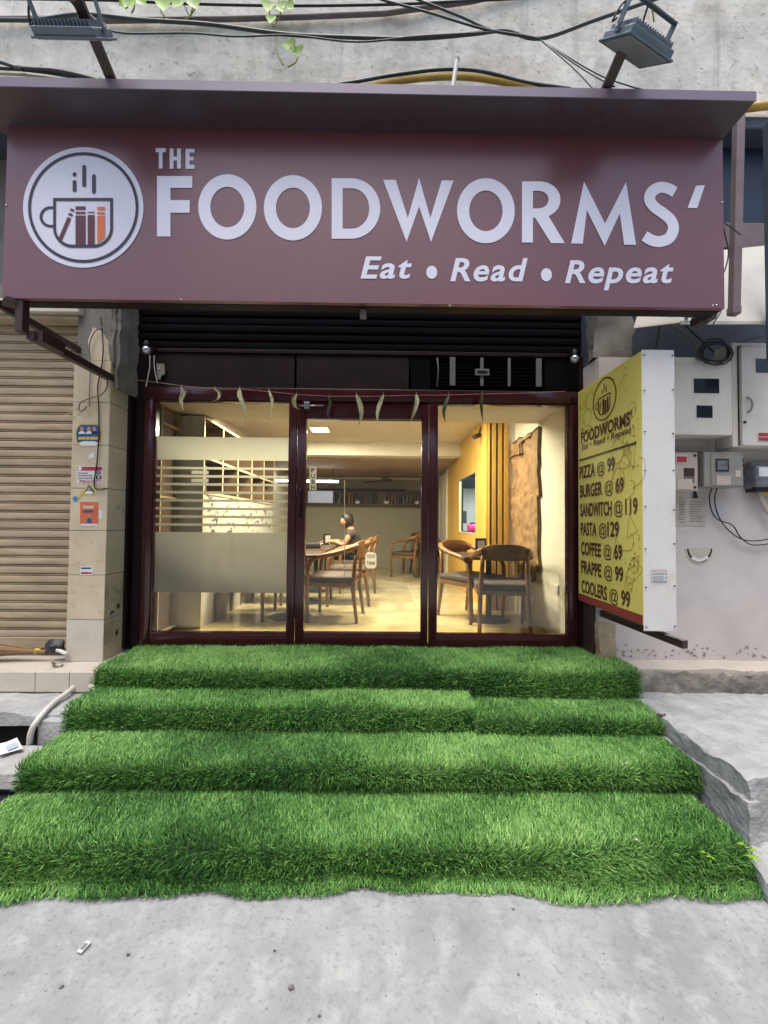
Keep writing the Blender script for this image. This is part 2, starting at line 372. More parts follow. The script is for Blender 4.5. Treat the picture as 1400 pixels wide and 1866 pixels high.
def sheet(name, vf, fn, material, parent, thick=None):
    """Lay a 2D outline on a surface through fn(x, y) -> point."""
    v, f = vf; mb = MB(); mb.add([fn(x, y) for x, y in v], f)
    n = None
    me_o = None
    if thick:
        t = Vector(thick); n0 = len(mb.v); P = list(mb.v); F = list(mb.f)
        mb.v = P + [p+t for p in P]; edges = {}
        for q in F:
            for i in range(len(q)):
                e = (q[i], q[(i+1) % len(q)]); edges[e] = 1
        mb.f = F + [tuple(i+n0 for i in reversed(q)) for q in F] + [(a, b, b+n0, a+n0) for (a, b) in edges if (b, a) not in edges]
    return mb.build(name, material, parent)
def fit_text(name, s, fn, x0, y0, x1, y1, material, parent, **k):
    """Text scaled into the rectangle x0..x1, y0(bottom)..y1(top) of the surface fn."""
    v, f = text2d(s, **k)
    ax0 = min(p[0] for p in v); ax1 = max(p[0] for p in v); ay0 = min(p[1] for p in v); ay1 = max(p[1] for p in v)
    v = [(x0+(p[0]-ax0)/(ax1-ax0)*(x1-x0), y0+(p[1]-ay0)/(ay1-ay0)*(y1-y0)) for p in v]
    return sheet(name, (v, f), fn, material, parent)
def ell(cx, cy_, rx, ry, n=48, a0=0, a1=360):
    return [(cx+rx*math.cos(rad(a0+(a1-a0)*i/n)), cy_+ry*math.sin(rad(a0+(a1-a0)*i/n))) for i in range(n if a1-a0 == 360 else n+1)]
def stroke(P, wd, n=8, smooth=True):
    P = [Vector((p[0], p[1], 0)) for p in P]
    if smooth: P = catmull(P, n)
    L_, R_ = [], []
    for i, p in enumerate(P):
        t = (P[min(i+1, len(P)-1)]-P[max(i-1, 0)]).normalized(); q = Vector((-t.y, t.x, 0))
        L_.append(((p+q*wd/2).x, (p+q*wd/2).y)); R_.append(((p-q*wd/2).x, (p-q*wd/2).y))
    return L_ + R_[::-1]
def pill(x, y0, y1, wd):
    r = wd/2
    return ell(x, y1-r, r, r, 12, 0, 180) + ell(x, y0+r, r, r, 12, 180, 360) if y1-y0 > wd else ell(x, (y0+y1)/2, r, r, 20)
def rrect(x0, y0, x1, y1, r, n=6):
    return ell(x1-r, y1-r, r, r, n, 0, 90) + ell(x0+r, y1-r, r, r, n, 90, 180) + ell(x0+r, y0+r, r, r, n, 180, 270) + ell(x1-r, y0+r, r, r, n, 270, 360)
# ================================================================== SETTING
GLZ = 3.40                                   # plane of the shop glass
FLOOR = .585                                 # floor of the shop
# ---- street: one sheet with faint unevenness near the camera
mb = MB()
xs = [-60, -20, -8] + [-4+.16*i for i in range(51)] + [8, 20, 60]; ys = [-60, -20, -6, -2] + [-.5+.16*i for i in range(26)] + [6, 20, 60]
for y in ys:
    for x in xs:
        near = -4 <= x <= 4 and -.5 <= y <= 3.6
        mb.v.append(Vector((x, y, (noise.noise(Vector((x*1.1, y*1.1, 3)))*.008 + noise.noise(Vector((x*4, y*4, 8)))*.003 if near else 0) - .002)))
n = len(xs)
mb.f = [(j*n+i, j*n+i+1, (j+1)*n+i+1, (j+1)*n+i) for j in range(len(ys)-1) for i in range(n-1)]
struct(mb.build('street', M['street'], smooth=True, origin=(0, 0, 0)))

# ---- concrete core of the stairs (under the mats) and flanking platforms
XL, XR = -1.90, 1.77
TOP = .565
STEP = [(2.85, TOP), (2.57, .435), (2.20, .29), (1.83, .15)]   # front edge, tread height
st = MB()
yb = 3.36
for k, (yf, z) in enumerate(STEP):
    y1 = yb if k == 0 else STEP[k-1][0]+.025
    if k == 1:
        st.box((XL+.02, yf+.02, -.009), (.59, y1, z-.028)); st.box((.595, yf-.02, -.009), (XR-.02, y1, .37))
    else: st.box((XL+.02, yf+.045, -.01+.001*k), (XR-.02-(.12 if k == 3 else .05 if k == 2 else 0), y1, z-.028))
struct(st.build('stair_core', M['conc']))
# left side: ledge, lower floor with drain, cover slab
led = rough_block('ledge_left', (-6, 2.93, .375), (-1.88, 3.32, .535), M['ledge'], .12, .003, seed=1); struct(led)
for i, (x0, x1) in enumerate(((-1.92, -2.18), (-2.185, -2.42), (-2.425, -2.86), (-2.865, -3.3), (-3.305, -3.75))):
    b = MB(); b.box((x0, 2.917, .385), (x1, 2.94, .521)); b.build('riser_tile', M['tile_pale'], led, bevel=.002)
struct(rough_block('lower_floor_left', (-4.5, 2.64, .285), (-1.86, 2.935, .372), M['conc_grey'], .04, .006, seed=2))
b = rough_block('drain_side', (-2.13, 2.60, .02), (-1.84, 2.72, .345), M['conc_grey'], .05, .006, seed=3); struct(b)
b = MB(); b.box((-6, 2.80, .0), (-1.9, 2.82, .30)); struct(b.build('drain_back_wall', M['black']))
slab = rough_block('cover_slab', (-4.5, 2.31, .105), (-1.86, 2.575, .198), M['conc'], .03, .005, seed=4); struct(slab)
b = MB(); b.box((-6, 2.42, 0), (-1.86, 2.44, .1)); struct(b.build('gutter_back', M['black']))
# right side
led2 = rough_block('ledge_right', (1.70, 2.93, .40), (6, 3.12, .575), M['ledge'], .12, .004, seed=5); struct(led2)
struct(rough_block('ledge_face_right', (1.72, 2.905, .395), (4.5, 2.95, .55), M['stone'], .02, .016, seed=6))
struct(rough_block('platform_right', (1.765, 1.95, 0), (4.5, 2.94, .405), M['conc_grey'], .022, .013, seed=8))
struct(rough_block('kerb_block_right', (1.67, 1.74, 0), (4.5, 1.97, .10), M['conc_grey'], .025, .010, seed=9))
struct(rough_block('stair_flank_right', (1.752, 1.93, 0), (1.80, 2.9, .31), M['conc_grey'], .022, .012, seed=12))

# ---- upper building: mass over the shops and weathered parapet
b = MB(); b.box((-7, 3.47, 2.98), (7, 9.6, 4.8))
tag(b.build('building_front', M['dark_plaster']), 'dark bare plaster wall hidden behind the maroon shop sign', 'wall')
b = rough_block('parapet_wall', (-7, 3.1, 4.82), (7, 9.6, 9.0), M['old_wall'], .16, .008, seed=21)
tag(b, 'weathered cream concrete wall above the maroon sign', 'wall')
mb = MB(); mb.tube([at(x, y, 3.07) for x, y in ((-1200, 40), (-200, 36), (60, 34), (200, 37), (420, 34), (560, 30), (700, 24), (860, 2), (1000, -30), (1900, -220))], .018, 8)
mb.build('string_course', M['rail_brown'], b, smooth=True)
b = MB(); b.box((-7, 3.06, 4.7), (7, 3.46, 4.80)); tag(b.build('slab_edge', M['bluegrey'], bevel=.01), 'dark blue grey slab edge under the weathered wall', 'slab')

# ---- left neighbour: rolling shutter, fascia, tiled pillar
sh = thing('closed_shutter', 'closed beige rolling shutter of the neighbouring shop at left', 'shutter', (-3.6, 3.22, .56))
sl = MB(); XA, XB = -5.2, -2.33
for p0, p1 in (((0, 0), (0, 0)),):
    prof = [(0, 0), (-.009, .003), (-.011, .012), (-.011, .040), (-.009, .050), (.010, .0525), (.010, .057), (-.005, .0585), (-.005, .0645), (.008, .067), (.008, .0705)]
v = []; f = []
for (dy, z) in prof: v += [(XA, 3.22+dy, z), (XB, 3.22+dy, z)]
for k in range(len(prof)-1): f.append((2*k, 2*k+1, 2*k+3, 2*k+2))
sl.add(v, f); base = sl.build('slat', M['slat'], sh, smooth='auto', origin=(-3.7, 3.22, 0))
z0 = .685
for k in range(37):
    o = base if k == 0 else dup(base, sh)
    o.location = Vector((-3.7, 3.22 + random.uniform(-.0015, .0015), z0+.0705*k)) - WL[sh.name]
b = MB(); b.box((XA, 3.205, .60), (XB, 3.235, .684)); b.build('bottom_rail', M['slat'], sh, bevel=.006)
b = MB(); b.box((-2.345, 3.15, .56), (-2.322, 3.25, 3.3)); b.build('guide_channel', M['grout'], sh)
b = MB(); b.box((-6, 3.245, .5), (-2.38, 3.46, 3.5)); tag(b.build('shop_back_wall', M['dark_plaster']), 'plaster wall behind the closed beige shutter', 'wall')
fx = thing('shutter_fascia', 'cream metal fascia box above the beige shutter', 'fascia', tuple(at(70, 570, 3.12)))
p0, p1 = at(147, 571, 3.08), at(145, 552, 3.08)
b = MB(); b.box((-5.2, 3.06, p0.z), (p0.x, 3.24, p0.z+.10)); b.build('panel', M['tile_pale'], fx, bevel=.006)
b = MB(); b.box((-5.2, 3.10, p0.z-.035), (p0.x-.03, 3.24, p0.z-.004)); b.build('lip', M['slat'], fx, bevel=.004)

PX0, PX1, PY = -2.352, -2.073, 3.10
pil = thing('tiled_pillar', 'cream tiled pillar covered with small stickers left of the entrance', 'pillar', (-2.2, 3.25, .54))
b = MB(); b.box((PX0+.012, PY+.012, .53), (PX1-.012, 3.45, 4.75)); b.build('core', M['dark_plaster'], pil)
rows = [1206, 1130, 1048, 967, 890, 811, 733, 657]
zz = [at(165, y, PY).z for y in rows]
for k in range(len(zz)-1):
    m_ = M['tile'] if k not in (0,) else M['tile_pale']
    b = MB(); b.box((PX0, PY, zz[k]+.002), (PX1-.002, PY+.012, zz[k+1]-.002)); b.build('tile', m_, pil, bevel=.0025)
    b = MB(); b.box((PX1-.012, PY+.001, zz[k]+.002), (PX1, PY+.245, zz[k+1]-.002)); b.build('side_tile', M['tile_worn'] if k < 2 else M['tile'], pil, bevel=.0025)
b = MB(); b.prism([at(165, 657, PY+.006), at(200, 657, PY+.006), at(199, 625, PY+.006), at(186, 604, PY+.006), at(170, 596, PY+.006), at(160, 620, PY+.006)], (0, .006, 0)); b.build('cement_patch', M['tile'], pil)
Rt = random.Random(12)
for k in range(9):
    y, z, r = PY+Rt.uniform(.04, .23), Rt.choice([.72, .78, .85, .9, 1.35, 1.7])+Rt.uniform(-.05, .05), Rt.uniform(.015, .05)
    b = MB(); b.add([(PX1+.0008+.0003*k, y+r*Rt.uniform(.4, 1.2)*math.cos(a), z+r*Rt.uniform(.4, 1.3)*math.sin(a)) for a in [i*.63 for i in range(10)]], [tuple(range(10))]); b.build('chipped_patch', M['edge_brown'] if k % 2 else M['conc'], pil)
# loose broken masonry at the top of the reveal
rb = rough_block('broken_reveal', (-2.085, 3.13, 2.62), (-2.03, 3.40, 3.45), M['dark_plaster'], .05, .02, seed=31, parent=pil)
rb2 = rough_block('plaster_chunk', (-2.10, 3.11, 2.80), (-2.055, 3.22, 3.3), M['dark_plaster'], .04, .02, seed=35, parent=pil)

# ---- right neighbour: plaster wall, shaded recess above, awning
RW = 3.10
rw = MB(); rw.box((1.684, RW, .56), (6, 3.42, 2.90))
rwall = tag(rw.build('plaster_wall', M['plaster']), 'off white plaster wall carrying the electricity meters', 'wall')
fl = MB(); Rf = random.Random(4)
for k in range(110):
    x, z = Rf.uniform(1.75, 3.6), .595+abs(Rf.gauss(0, .05)); r = Rf.uniform(.003, .016)
    if k > 96: z = Rf.uniform(.8, 2.0); r *= .4
    P = [(x+r*Rf.uniform(.5, 1.4)*math.cos(a), RW-.0012-.00002*k, z+.7*r*Rf.uniform(.4, 1.3)*math.sin(a)) for a in [i*.7 for i in range(9)]]
    fl.add(P, [tuple(range(9))])
fl.build('flaked_patches', M['flake'], rwall)['kind'] = 'stuff'
cr = rough_block('crumbled_corner', (1.672, RW-.008, .57), (1.80, RW+.05, .86), M['tile_worn'], .03, .010, seed=43, parent=rwall)
b = MB(); b.box((1.684, 3.30, 2.91), (6, 3.44, 4.72))
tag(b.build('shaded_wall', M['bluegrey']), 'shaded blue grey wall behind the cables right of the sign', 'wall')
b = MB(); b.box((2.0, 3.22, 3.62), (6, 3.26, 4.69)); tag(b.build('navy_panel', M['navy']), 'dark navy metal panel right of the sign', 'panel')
b = MB(); q0, q1 = at(1328, 455, 3.16), at(1328, 408, 3.16); b.box((1.9, 3.14, q0.z), (6, 3.21, q1.z)); tag(b.build('beam', M['rail_brown'], bevel=.008), 'brown beam above the white awning right of the sign', 'beam')
aw = thing('white_awning', 'white metal awning tucked under the right end of the sign', 'awning', tuple(at(1290, 590, 2.9)))
A = [at(1156, 598, 2.95), at(1240, 588, 2.72), at(1440, 588, 2.72), at(1440, 445, 3.05), at(1195, 470, 3.05)]
b = MB(); b.prism(A, (0, .004, .012)); b.build('sheet', M['meter_white'], aw)
b = MB(); b.bar(A[1], A[2], .012, .02); b.build('front_lip', M['meter_white'], aw)
post = thing('brown_post', 'brown square post hanging beside the right end of the sign', 'post', tuple(at(1340, 570, 2.60)))
b = MB(); b.bar(at(1347, 205, 2.62), at(1338, 574, 2.60), .052, .045, up=(0, 1, 0)); b.build('tube', M['rail_brown'], post, bevel=.003)
b = MB(); b.bar(at(1338, 560, 2.60), at(1338, 573, 2.60), .058, .05, up=(0, 1, 0)); b.build('end_cap', M['rail_brown'], post, bevel=.002)
p_ = at(1408, 420, 2.62); b = MB(); b.box((p_.x, 2.6, at(1398, 655, 2.62).z), (p_.x+.09, 2.68, at(1398, 215, 2.62).z))
tag(b.build('blue_post', M['bluegrey'], bevel=.005), 'blue grey steel post at the right edge', 'post')
b = MB(); b.tube([at(x, y, 3.04) for x, y in ((1330, 200), (1400, 192), (1500, 190))], .03, 10); tag(b.build('yellow_pipe', M['yellow_pipe'], smooth=True), 'yellow conduit at the right end of the canopy', 'pipe')

# ---- buildings across the street, seen only as reflections
ob = thing('opposite_building', 'plain plastered building across the street', 'building', (0, -6.5, 0))
b = MB(); b.box((-16, -7.5, 0), (16, -6.5, 6.2)); b.build('wall', M['far_wall'], ob)
for i in range(6):
    x = -12+4.6*i
    b = MB(); b.box((x, -6.49, .1), (x+3.0, -6.44, 2.7)); b.build('shutter', M['slat'] if i % 2 else M['meter_grey'], ob)
    b = MB(); b.box((x+.6, -6.49, 3.6), (x+2.2, -6.45, 4.9)); b.build('window', M['dark_glass'], ob, bevel=.01)

# ================================================================== INTERIOR
def sbox(name, a, b_, m): q = MB(); q.box(a, b_); return struct(q.build(name, m))
IXL, IXR, PXW, BACK = -1.96, 1.585, 1.245, 9.05
q = MB(); q.box((IXL, GLZ+.05, FLOOR-.1), (IXR, BACK, FLOOR-.012)); ifl = struct(q.build('shop_floor', M['grout']))
tile0 = None; T_ = .6
for j in range(10):
    for i in range(6):
        x0, y0 = IXL+T_*i, GLZ+.05+T_*j; x1, y1 = min(x0+T_, IXR), min(y0+T_, BACK)
        if x1-x0 < .1: continue
        b = MB(); b.box((x0+.0015, y0+.0015, FLOOR-.012), (x1-.0015, y1-.0015, FLOOR+random.uniform(-.0004, .0004))); b.build('floor_tile', M['floor_tile'], ifl)
sbox('wall_left', (IXL-.1, GLZ+.05, FLOOR-.1), (IXL, BACK, 2.97), M['int_wall'])
sbox('wall_right', (IXR, GLZ+.05, FLOOR-.1), (IXR+.095, 4.76, 2.97), M['int_wall'])
sbox('wall_return', (1.50, 4.752, FLOOR-.1), (IXR+.01, 4.85, 2.97), M['int_wall'])
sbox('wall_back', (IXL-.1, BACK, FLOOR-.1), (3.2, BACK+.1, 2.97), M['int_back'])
sbox('ceiling_front', (IXL, GLZ+.02, 2.62), (IXR, 4.06, 2.66), M['int_wall'])
sbox('ceiling_drop', (IXL, 4.06, 2.62), (IXR, 4.08, 2.90), M['int_wall'])
sbox('ceiling_middle', (IXL, 4.08, 2.86), (3.2, 6.3, 2.92), M['int_ceil'])
sbox('ceiling_beam', (IXL, 6.3, 2.645), (PXW+.02, 6.56, 2.90), M['int_wall'])
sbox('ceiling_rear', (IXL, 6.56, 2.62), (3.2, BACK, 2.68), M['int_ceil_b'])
sbox('picture_rail', (IXL, BACK-.03, 2.565), (PXW, BACK-.001, 2.60), M['int_wall'])
sbox('kitchen_rear_wall', (PXW+.06, 8.9, FLOOR-.1), (3.1, 8.95, 2.97), M['kitchen_blue'])
sbox('kitchen_wall', (3.1, 4.85, FLOOR-.1), (3.2, BACK, 2.97), M['kitchen_blue'])
sbox('kitchen_floor', (PXW+.03, 4.85, FLOOR-.1), (3.1, BACK, FLOOR-.005), M['conc'])
sbox('kitchen_front_wall', (PXW+.35, 4.86, FLOOR-.1), (3.2, 4.95, 2.97), M['kitchen_blue'])
# pine plank partition with a serving hatch
par = thing('plank_partition', 'golden pine plank partition with a serving hatch', 'partition', (PXW, 6, FLOOR))
HY0, HY1, HZ0, HZ1 = 5.28, 6.36, 1.47, 2.27
y = 4.755; k = 0
while y < 7.38:
    y1 = y+.118
    segs = [(FLOOR, 2.86)] if (y1 <= HY0 or y >= HY1) else [(FLOOR, HZ0), (HZ1, 2.86)]
    for a_, c_ in segs:
        b = MB(); b.box((PXW+random.uniform(-.001, .001), y+.001, a_), (PXW+.022, y1-.001, c_)); b.build('plank', M['pine'], par, bevel=.0015)
    y = y1; k += 1
for x0, x1 in ((PXW+.024, 1.286), (1.309, 1.357), (1.38, 1.428), (1.451, 1.50)):
    b = MB(); b.box((x0, 4.735, FLOOR), (x1, 4.77, 2.86)); b.build('front_plank', M['pine'], par, bevel=.002)
for x0, x1 in ((1.286, 1.309), (1.357, 1.38), (1.428, 1.451)):
    b = MB(); b.box((x0, 4.762, FLOOR), (x1, 4.77, 2.86)); b.build('groove_strip', M['groove'], par)
for a_, b_ in (((HY0-.02, HZ0-.02), (HY1+.02, HZ0+.001)), ((HY0-.02, HZ1), (HY1+.02, HZ1+.02)), ((HY0-.02, HZ0), (HY0, HZ1)), ((HY1, HZ0), (HY1+.02, HZ1))):
    b = MB(); b.box((PXW-.006, a_[0], a_[1]), (PXW+.03, b_[0], b_[1])); b.build('hatch_frame', M['shelf_edge'], par)
sbox('wall_partition_rear', (PXW, 7.38, FLOOR-.1), (PXW+.05, BACK, 2.66), M['int_back'])
dr = thing('white_door', 'white interior door beyond the pine partition', 'door', (PXW, 7.9, FLOOR))
b = MB(); b.box((PXW-.02, 7.5, FLOOR), (PXW-.002, 8.35, 2.55)); b.build('leaf', M['int_wall'], dr, bevel=.003)
for y0 in (7.44, 8.36):
    b = MB(); b.box((PXW-.03, y0, FLOOR), (PXW-.001, y0+.05, 2.6)); b.build('jamb', M['int_wall'], dr, bevel=.003)
# kitchen things seen through the hatch
kc = thing('kitchen_cabinet', 'tall white cupboard with dark doors seen through the hatch', 'cupboard', (1.85, 8.3, FLOOR))
b = MB(); b.box((1.66, 8.1, FLOOR), (2.4, 8.5, 2.3)); b.build('carcass', M['int_wall'], kc, bevel=.005)
b = MB(); b.box((1.80, 8.08, 1.2), (2.1, 8.099, 1.62)); b.build('door', M['dark_glass'], kc, bevel=.003)
b = MB(); b.box((1.35, 6.2, FLOOR), (1.9, 7.1, 1.47)); tag(b.build('kitchen_counter', M['dark_wood'], bevel=.01), 'dark counter behind the serving hatch', 'counter')
p_ = at(863, 962, 6.3); b = MB(); b.lathe([(.05, 0), (.07, .01), (.075, .10), (.06, .12)], (1.43, 6.32, 1.471), 16); tag(b.build('pink_tub', M['pink'], smooth=True), 'bright pink tub on the counter behind the hatch', 'tub')
ph = thing('wall_phone', 'small black device on the hatch side wall', 'device', (PXW+.05, 6.5, 1.6))
b = MB(); b.box((PXW+.06, 6.37, 1.60), (PXW+.12, 6.40, 1.80)); b.build('body', M['black'], ph, bevel=.01)

# ---- lamps
def panel_lamp(label, x, y, z, sx, sy, power, col=(1.0, .87, .65), m='warm_lamp'):
    t = thing('ceiling_lamp', label, 'lamp', (x, y, z), 'ceiling lamps of the cafe')
    b = MB(); b.box((x-sx/2-.02, y-sy/2-.02, z-.02), (x+sx/2+.02, y+sy/2+.02, z-.001)); b.build('housing', M['int_wall'], t, bevel=.003)
    b = MB(); b.box((x-sx/2, y-sy/2, z-.024), (x+sx/2, y+sy/2, z-.0195)); b.build('diffuser', M[m], t)
    ld = bpy.data.lights.new('lamp_light', 'AREA'); ld.shape = 'RECTANGLE'; ld.size = sx; ld.size_y = sy; ld.energy = power; ld.color = col
    lo = bpy.data.objects.new('lamp_light', ld); COL.objects.link(lo); lo.parent = t; lo.location = (0, 0, -.03)
p_ = at(583, 802, 5.45)
panel_lamp('square lit ceiling lamp glowing through the glass door', p_.x, 5.45, 2.86, .22, .22, 42)
panel_lamp('added unseen ceiling lamp over the right hand table', .55, 4.50, 2.86, .4, .4, 32)  # this and the next two are added to light the room, out of view
panel_lamp('added unseen ceiling lamp near the wall shelves at left', -1.10, 4.50, 2.86, .4, .4, 42)
panel_lamp('added unseen ceiling lamp just inside the glass door', -.2, 4.35, 2.86, .4, .4, 36)
panel_lamp('cool ceiling lamp of the kitchen', 2.0, 5.9, 2.86, .4, .4, 70, (.75, .87, 1.0), 'cool_lamp')
tb = thing('tube_light', 'glowing white tube light at the back of the cafe', 'lamp', tuple(at(575, 877, 7.6)))
a_, b_ = at(500, 876, 7.6), at(617, 878, 7.6)
b = MB(); b.tube([a_, b_], .016, 8); b.build('tube', M['cool_lamp'], tb)
b = MB(); b.bar(a_+Vector((0, .03, .02)), b_+Vector((0, .03, .02)), .03, .03); b.build('batten', M['int_wall'], tb)
b = MB(); b.tube([b_+Vector((-.1, .03, .02)), Vector((b_.x-.1, 7.63, 2.62))], .006, 6); b.build('hanger', M['black'], tb)
b = MB(); b.tube([a_+Vector((.2, .03, .02)), Vector((a_.x+.2, 7.63, 2.62))], .006, 6); b.build('hanger', M['black'], tb)
#SECTION3
# ================================================================== SHOP FRONT
def gp(px, py, Y=GLZ): return at(px, py, Y)
sf = thing('glazed_storefront', 'maroon framed glass shop front with frosted left pane', 'shop front', (-.15, GLZ, .56))
FB = gp(660, 1179).z                          # underside of the frame
FT = gp(660, 712).z                           # top of the glazed frame
xl0, xl1 = gp(263, 950).x, gp(281, 950).x     # left post
xm0, xm1 = gp(528, 950).x, gp(559, 950).x     # left mullion
xn0, xn1 = gp(765, 950).x, gp(794, 950).x     # right mullion
xr0, xr1 = gp(1034, 950).x, gp(1050, 950).x
GB = gp(660, 1155).z; GT = gp(660, 734).z
def fr(name, x0, x1, z0, z1, d0=-.04, d1=.04, m='maroon', parent=sf, bev=.006):
    b = MB(); b.box((x0, GLZ+d0, z0), (x1, GLZ+d1, z1)); return b.build(name, M[m], parent, bevel=bev, smooth='auto')
xm = (xm0+xm1)/2-.012; xn = (xn0+xn1)/2+.004
fr('post', xl0, xl1, FB, FT+.002); fr('post', xr0, xr1, FB, FT+.002)
fr('mullion', xm0, xm-.003, FB, FT); fr('mullion', xn+.003, xn1, FB, FT)
fr('bottom_rail', xl1+.001, xm0-.001, FB, GB, -.037, .037); fr('bottom_rail', xn1+.001, xr0-.001, FB, GB, -.037, .037)
fr('top_rail', xl0, xr1, GT+.0, FT, -.047, .037)
for (x0, x1) in ((xl1, xm0), (xn1, xr0)):
    b = MB()
    for a_, c_ in (((x0, GB), (x1, GB+.012)), ((x0, GT-.012), (x1, GT)), ((x0, GB+.012), (x0+.012, GT-.012)), ((x1-.012, GB+.012), (x1, GT-.012))):
        b.box((a_[0], GLZ-.028, a_[1]), (c_[0], GLZ+.02, c_[1]))
    b.build('glazing_bead', M['maroon'], sf)
for (x0, x1) in ((xl1, xm0), (xn1, xr0)):
    b = MB(); b.box((x0+.004, GLZ-.003, GB+.003), (x1-.004, GLZ+.003, GT-.003)); pane = b.build('pane', M['glass'], sf)
    if x0 == xl1: lpane = pane
# door leaf
DT = gp(660, 765).z; DB = gp(660, 1152).z
dx0, dx1 = gp(557, 950).x, gp(768, 950).x
door = MB(); 
for a_, c_ in (((xm+.003, FB+.006), (dx0, GT-.003)), ((dx1-.004, FB+.006), (xn-.003, GT-.003)), ((dx0+.0005, FB+.006), (dx1-.0045, DB)), ((dx0+.0005, DT), (dx1-.0045, GT-.003))):
    door.box((a_[0], GLZ-.034, a_[1]), (c_[0], GLZ+.034, c_[1]))
door = door.build('door', M['maroon'], sf, bevel=.004, smooth='auto')
b = MB(); b.box((dx0-.004, GLZ-.003, DB-.004), (dx1+.004, GLZ+.003, DT+.004)); b.build('door_pane', M['glass'], door)
b = MB(); hx = gp(551, 900).x
b.tube(catmull([(hx, GLZ-.036, gp(551, 892).z), (hx, GLZ-.075, gp(551, 895).z), (hx, GLZ-.08, gp(551, 915).z), (hx, GLZ-.075, gp(551, 937).z), (hx, GLZ-.036, gp(551, 940).z)], 5), .009, 8); b.build('pull_handle', M['maroon_dk'], door, smooth=True)
b = MB(); b.tube([gp(545, 739, GLZ-.045), gp(590, 739, GLZ-.045)], .005, 6); b.build('latch_rod', M['steel'], door, smooth=True)
b = MB(); b.box(gp(554, 744, GLZ-.06), gp(565, 734, GLZ-.035)); b.build('latch_block', M['steel'], door, bevel=.002)
# PUSH sign and blank white notice on the door pane
ps = thing('push_sign', 'gold PUSH sign stuck to the glass door', 'sign', tuple(gp(571, 893, GLZ-.006)))
b = MB(); b.box(gp(564, 893, GLZ-.006), gp(577, 851, GLZ-.004)); b.build('plate', M['gold_plate'], ps)
for ch, yy in zip('PUSH', (857, 867.5, 878, 888)):
    fit_text('letter', ch, lambda x, y: gp(x, y, GLZ-.0075), 567.3, yy+4, 573.8, yy-4, M['black'], ps, offset=.02)
b = MB(); b.box(gp(561, 916, GLZ-.006), gp(607, 895, GLZ-.004)); tag(b.build('blank_notice', M['paper']), 'blank white notice below the PUSH sign', 'notice')
# frosted film on the left pane
def film(px0, py0, px1, py1):
    b = MB(); a_, c_ = gp(px0, py0, GLZ-.0055), gp(px1, py1, GLZ-.0055)
    b.box((max(a_.x, xl1+.013), GLZ-.0055, c_.z), (min(c_.x, xm0-.013), GLZ-.0045, a_.z)); b.build('frosted_film', M['film'], lpane)
film(275, 795, 532, 840)
for k in range(8): film(275, 850+14.72*k, 532, 857+14.72*k)
film(275, 969, 532, 1081)
film(349, 857.5, 380, 864); film(349, 872.2, 380, 879)
# outer steel channels either side and dark transom
for nm, x0, x1, y0, y1, mm in (('channel', gp(231, 950).x, gp(243, 950).x, 3.32, 3.46, 'maroon_dk'), ('channel', gp(246, 950).x, gp(261, 950).x, 3.37, 3.45, 'maroon_dk'),
                               ('channel', xr1+.004, xr1+.05, 3.34, 3.45, 'maroon_dk'), ('channel', xr1+.055, 1.69, 3.36, 3.46, 'slat_dark')):
    b = MB(); b.box((x0, y0, FB), (x1, y1, 3.0)); b.build(nm, M[mm], sf, bevel=.004)
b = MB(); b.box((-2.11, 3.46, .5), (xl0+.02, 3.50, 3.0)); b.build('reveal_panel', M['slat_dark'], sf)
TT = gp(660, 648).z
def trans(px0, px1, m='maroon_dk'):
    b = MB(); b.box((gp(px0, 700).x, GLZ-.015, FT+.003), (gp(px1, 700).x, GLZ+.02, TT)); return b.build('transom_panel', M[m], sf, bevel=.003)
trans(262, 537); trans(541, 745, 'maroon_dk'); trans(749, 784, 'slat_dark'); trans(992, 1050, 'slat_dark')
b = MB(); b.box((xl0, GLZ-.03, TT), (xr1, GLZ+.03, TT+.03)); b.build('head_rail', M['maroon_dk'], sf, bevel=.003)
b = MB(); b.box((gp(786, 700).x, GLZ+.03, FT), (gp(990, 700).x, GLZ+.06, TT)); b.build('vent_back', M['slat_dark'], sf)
# louvred vent above the right pane
vt = thing('louvre_vent', 'dark louvred vent with pale uprights above the right pane', 'vent', tuple(gp(900, 700, GLZ)))
v0, v1 = gp(786, 706, GLZ), gp(990, 652, GLZ)
nsl = 9
for k in range(nsl):
    z = v0.z + (v1.z-v0.z)*(k+.5)/nsl
    b = MB(); b.obox(((v0.x+v1.x)/2, GLZ+.008, z), (v1.x-v0.x, .03, .006), Matrix.Rotation(rad(-38), 3, 'X')); b.build('slat', M['slat_dark'], vt)
for x0, x1 in ((819, 829), (874, 880), (924, 929), (975, 985)):
    b = MB(); b.box((gp(x0, 680).x, GLZ-.03, gp(800, 704).z), (gp(x1, 680).x, GLZ-.018, gp(800, 653).z)); b.build('upright', M['vent_grey'], vt, bevel=.002)
b = MB(); b.box((gp(864, 680).x, GLZ-.042, gp(864, 687).z), (gp(890, 680).x, GLZ-.031, gp(864, 675).z)); bd = b.build('badge', M['vent_grey'], vt, bevel=.004)
b = MB(); b.box((gp(868, 680).x, GLZ-.0435, gp(864, 683.5).z), (gp(886, 680).x, GLZ-.0425, gp(864, 678.5).z)); b.build('plate', M['maroon_dk'], bd)
b = MB(); b.tube([gp(797, 652, GLZ-.03), gp(799, 672, GLZ-.03), gp(797, 705, GLZ-.03)], .006, 6); b.build('white_cord', M['vent_grey'], vt, smooth=True)
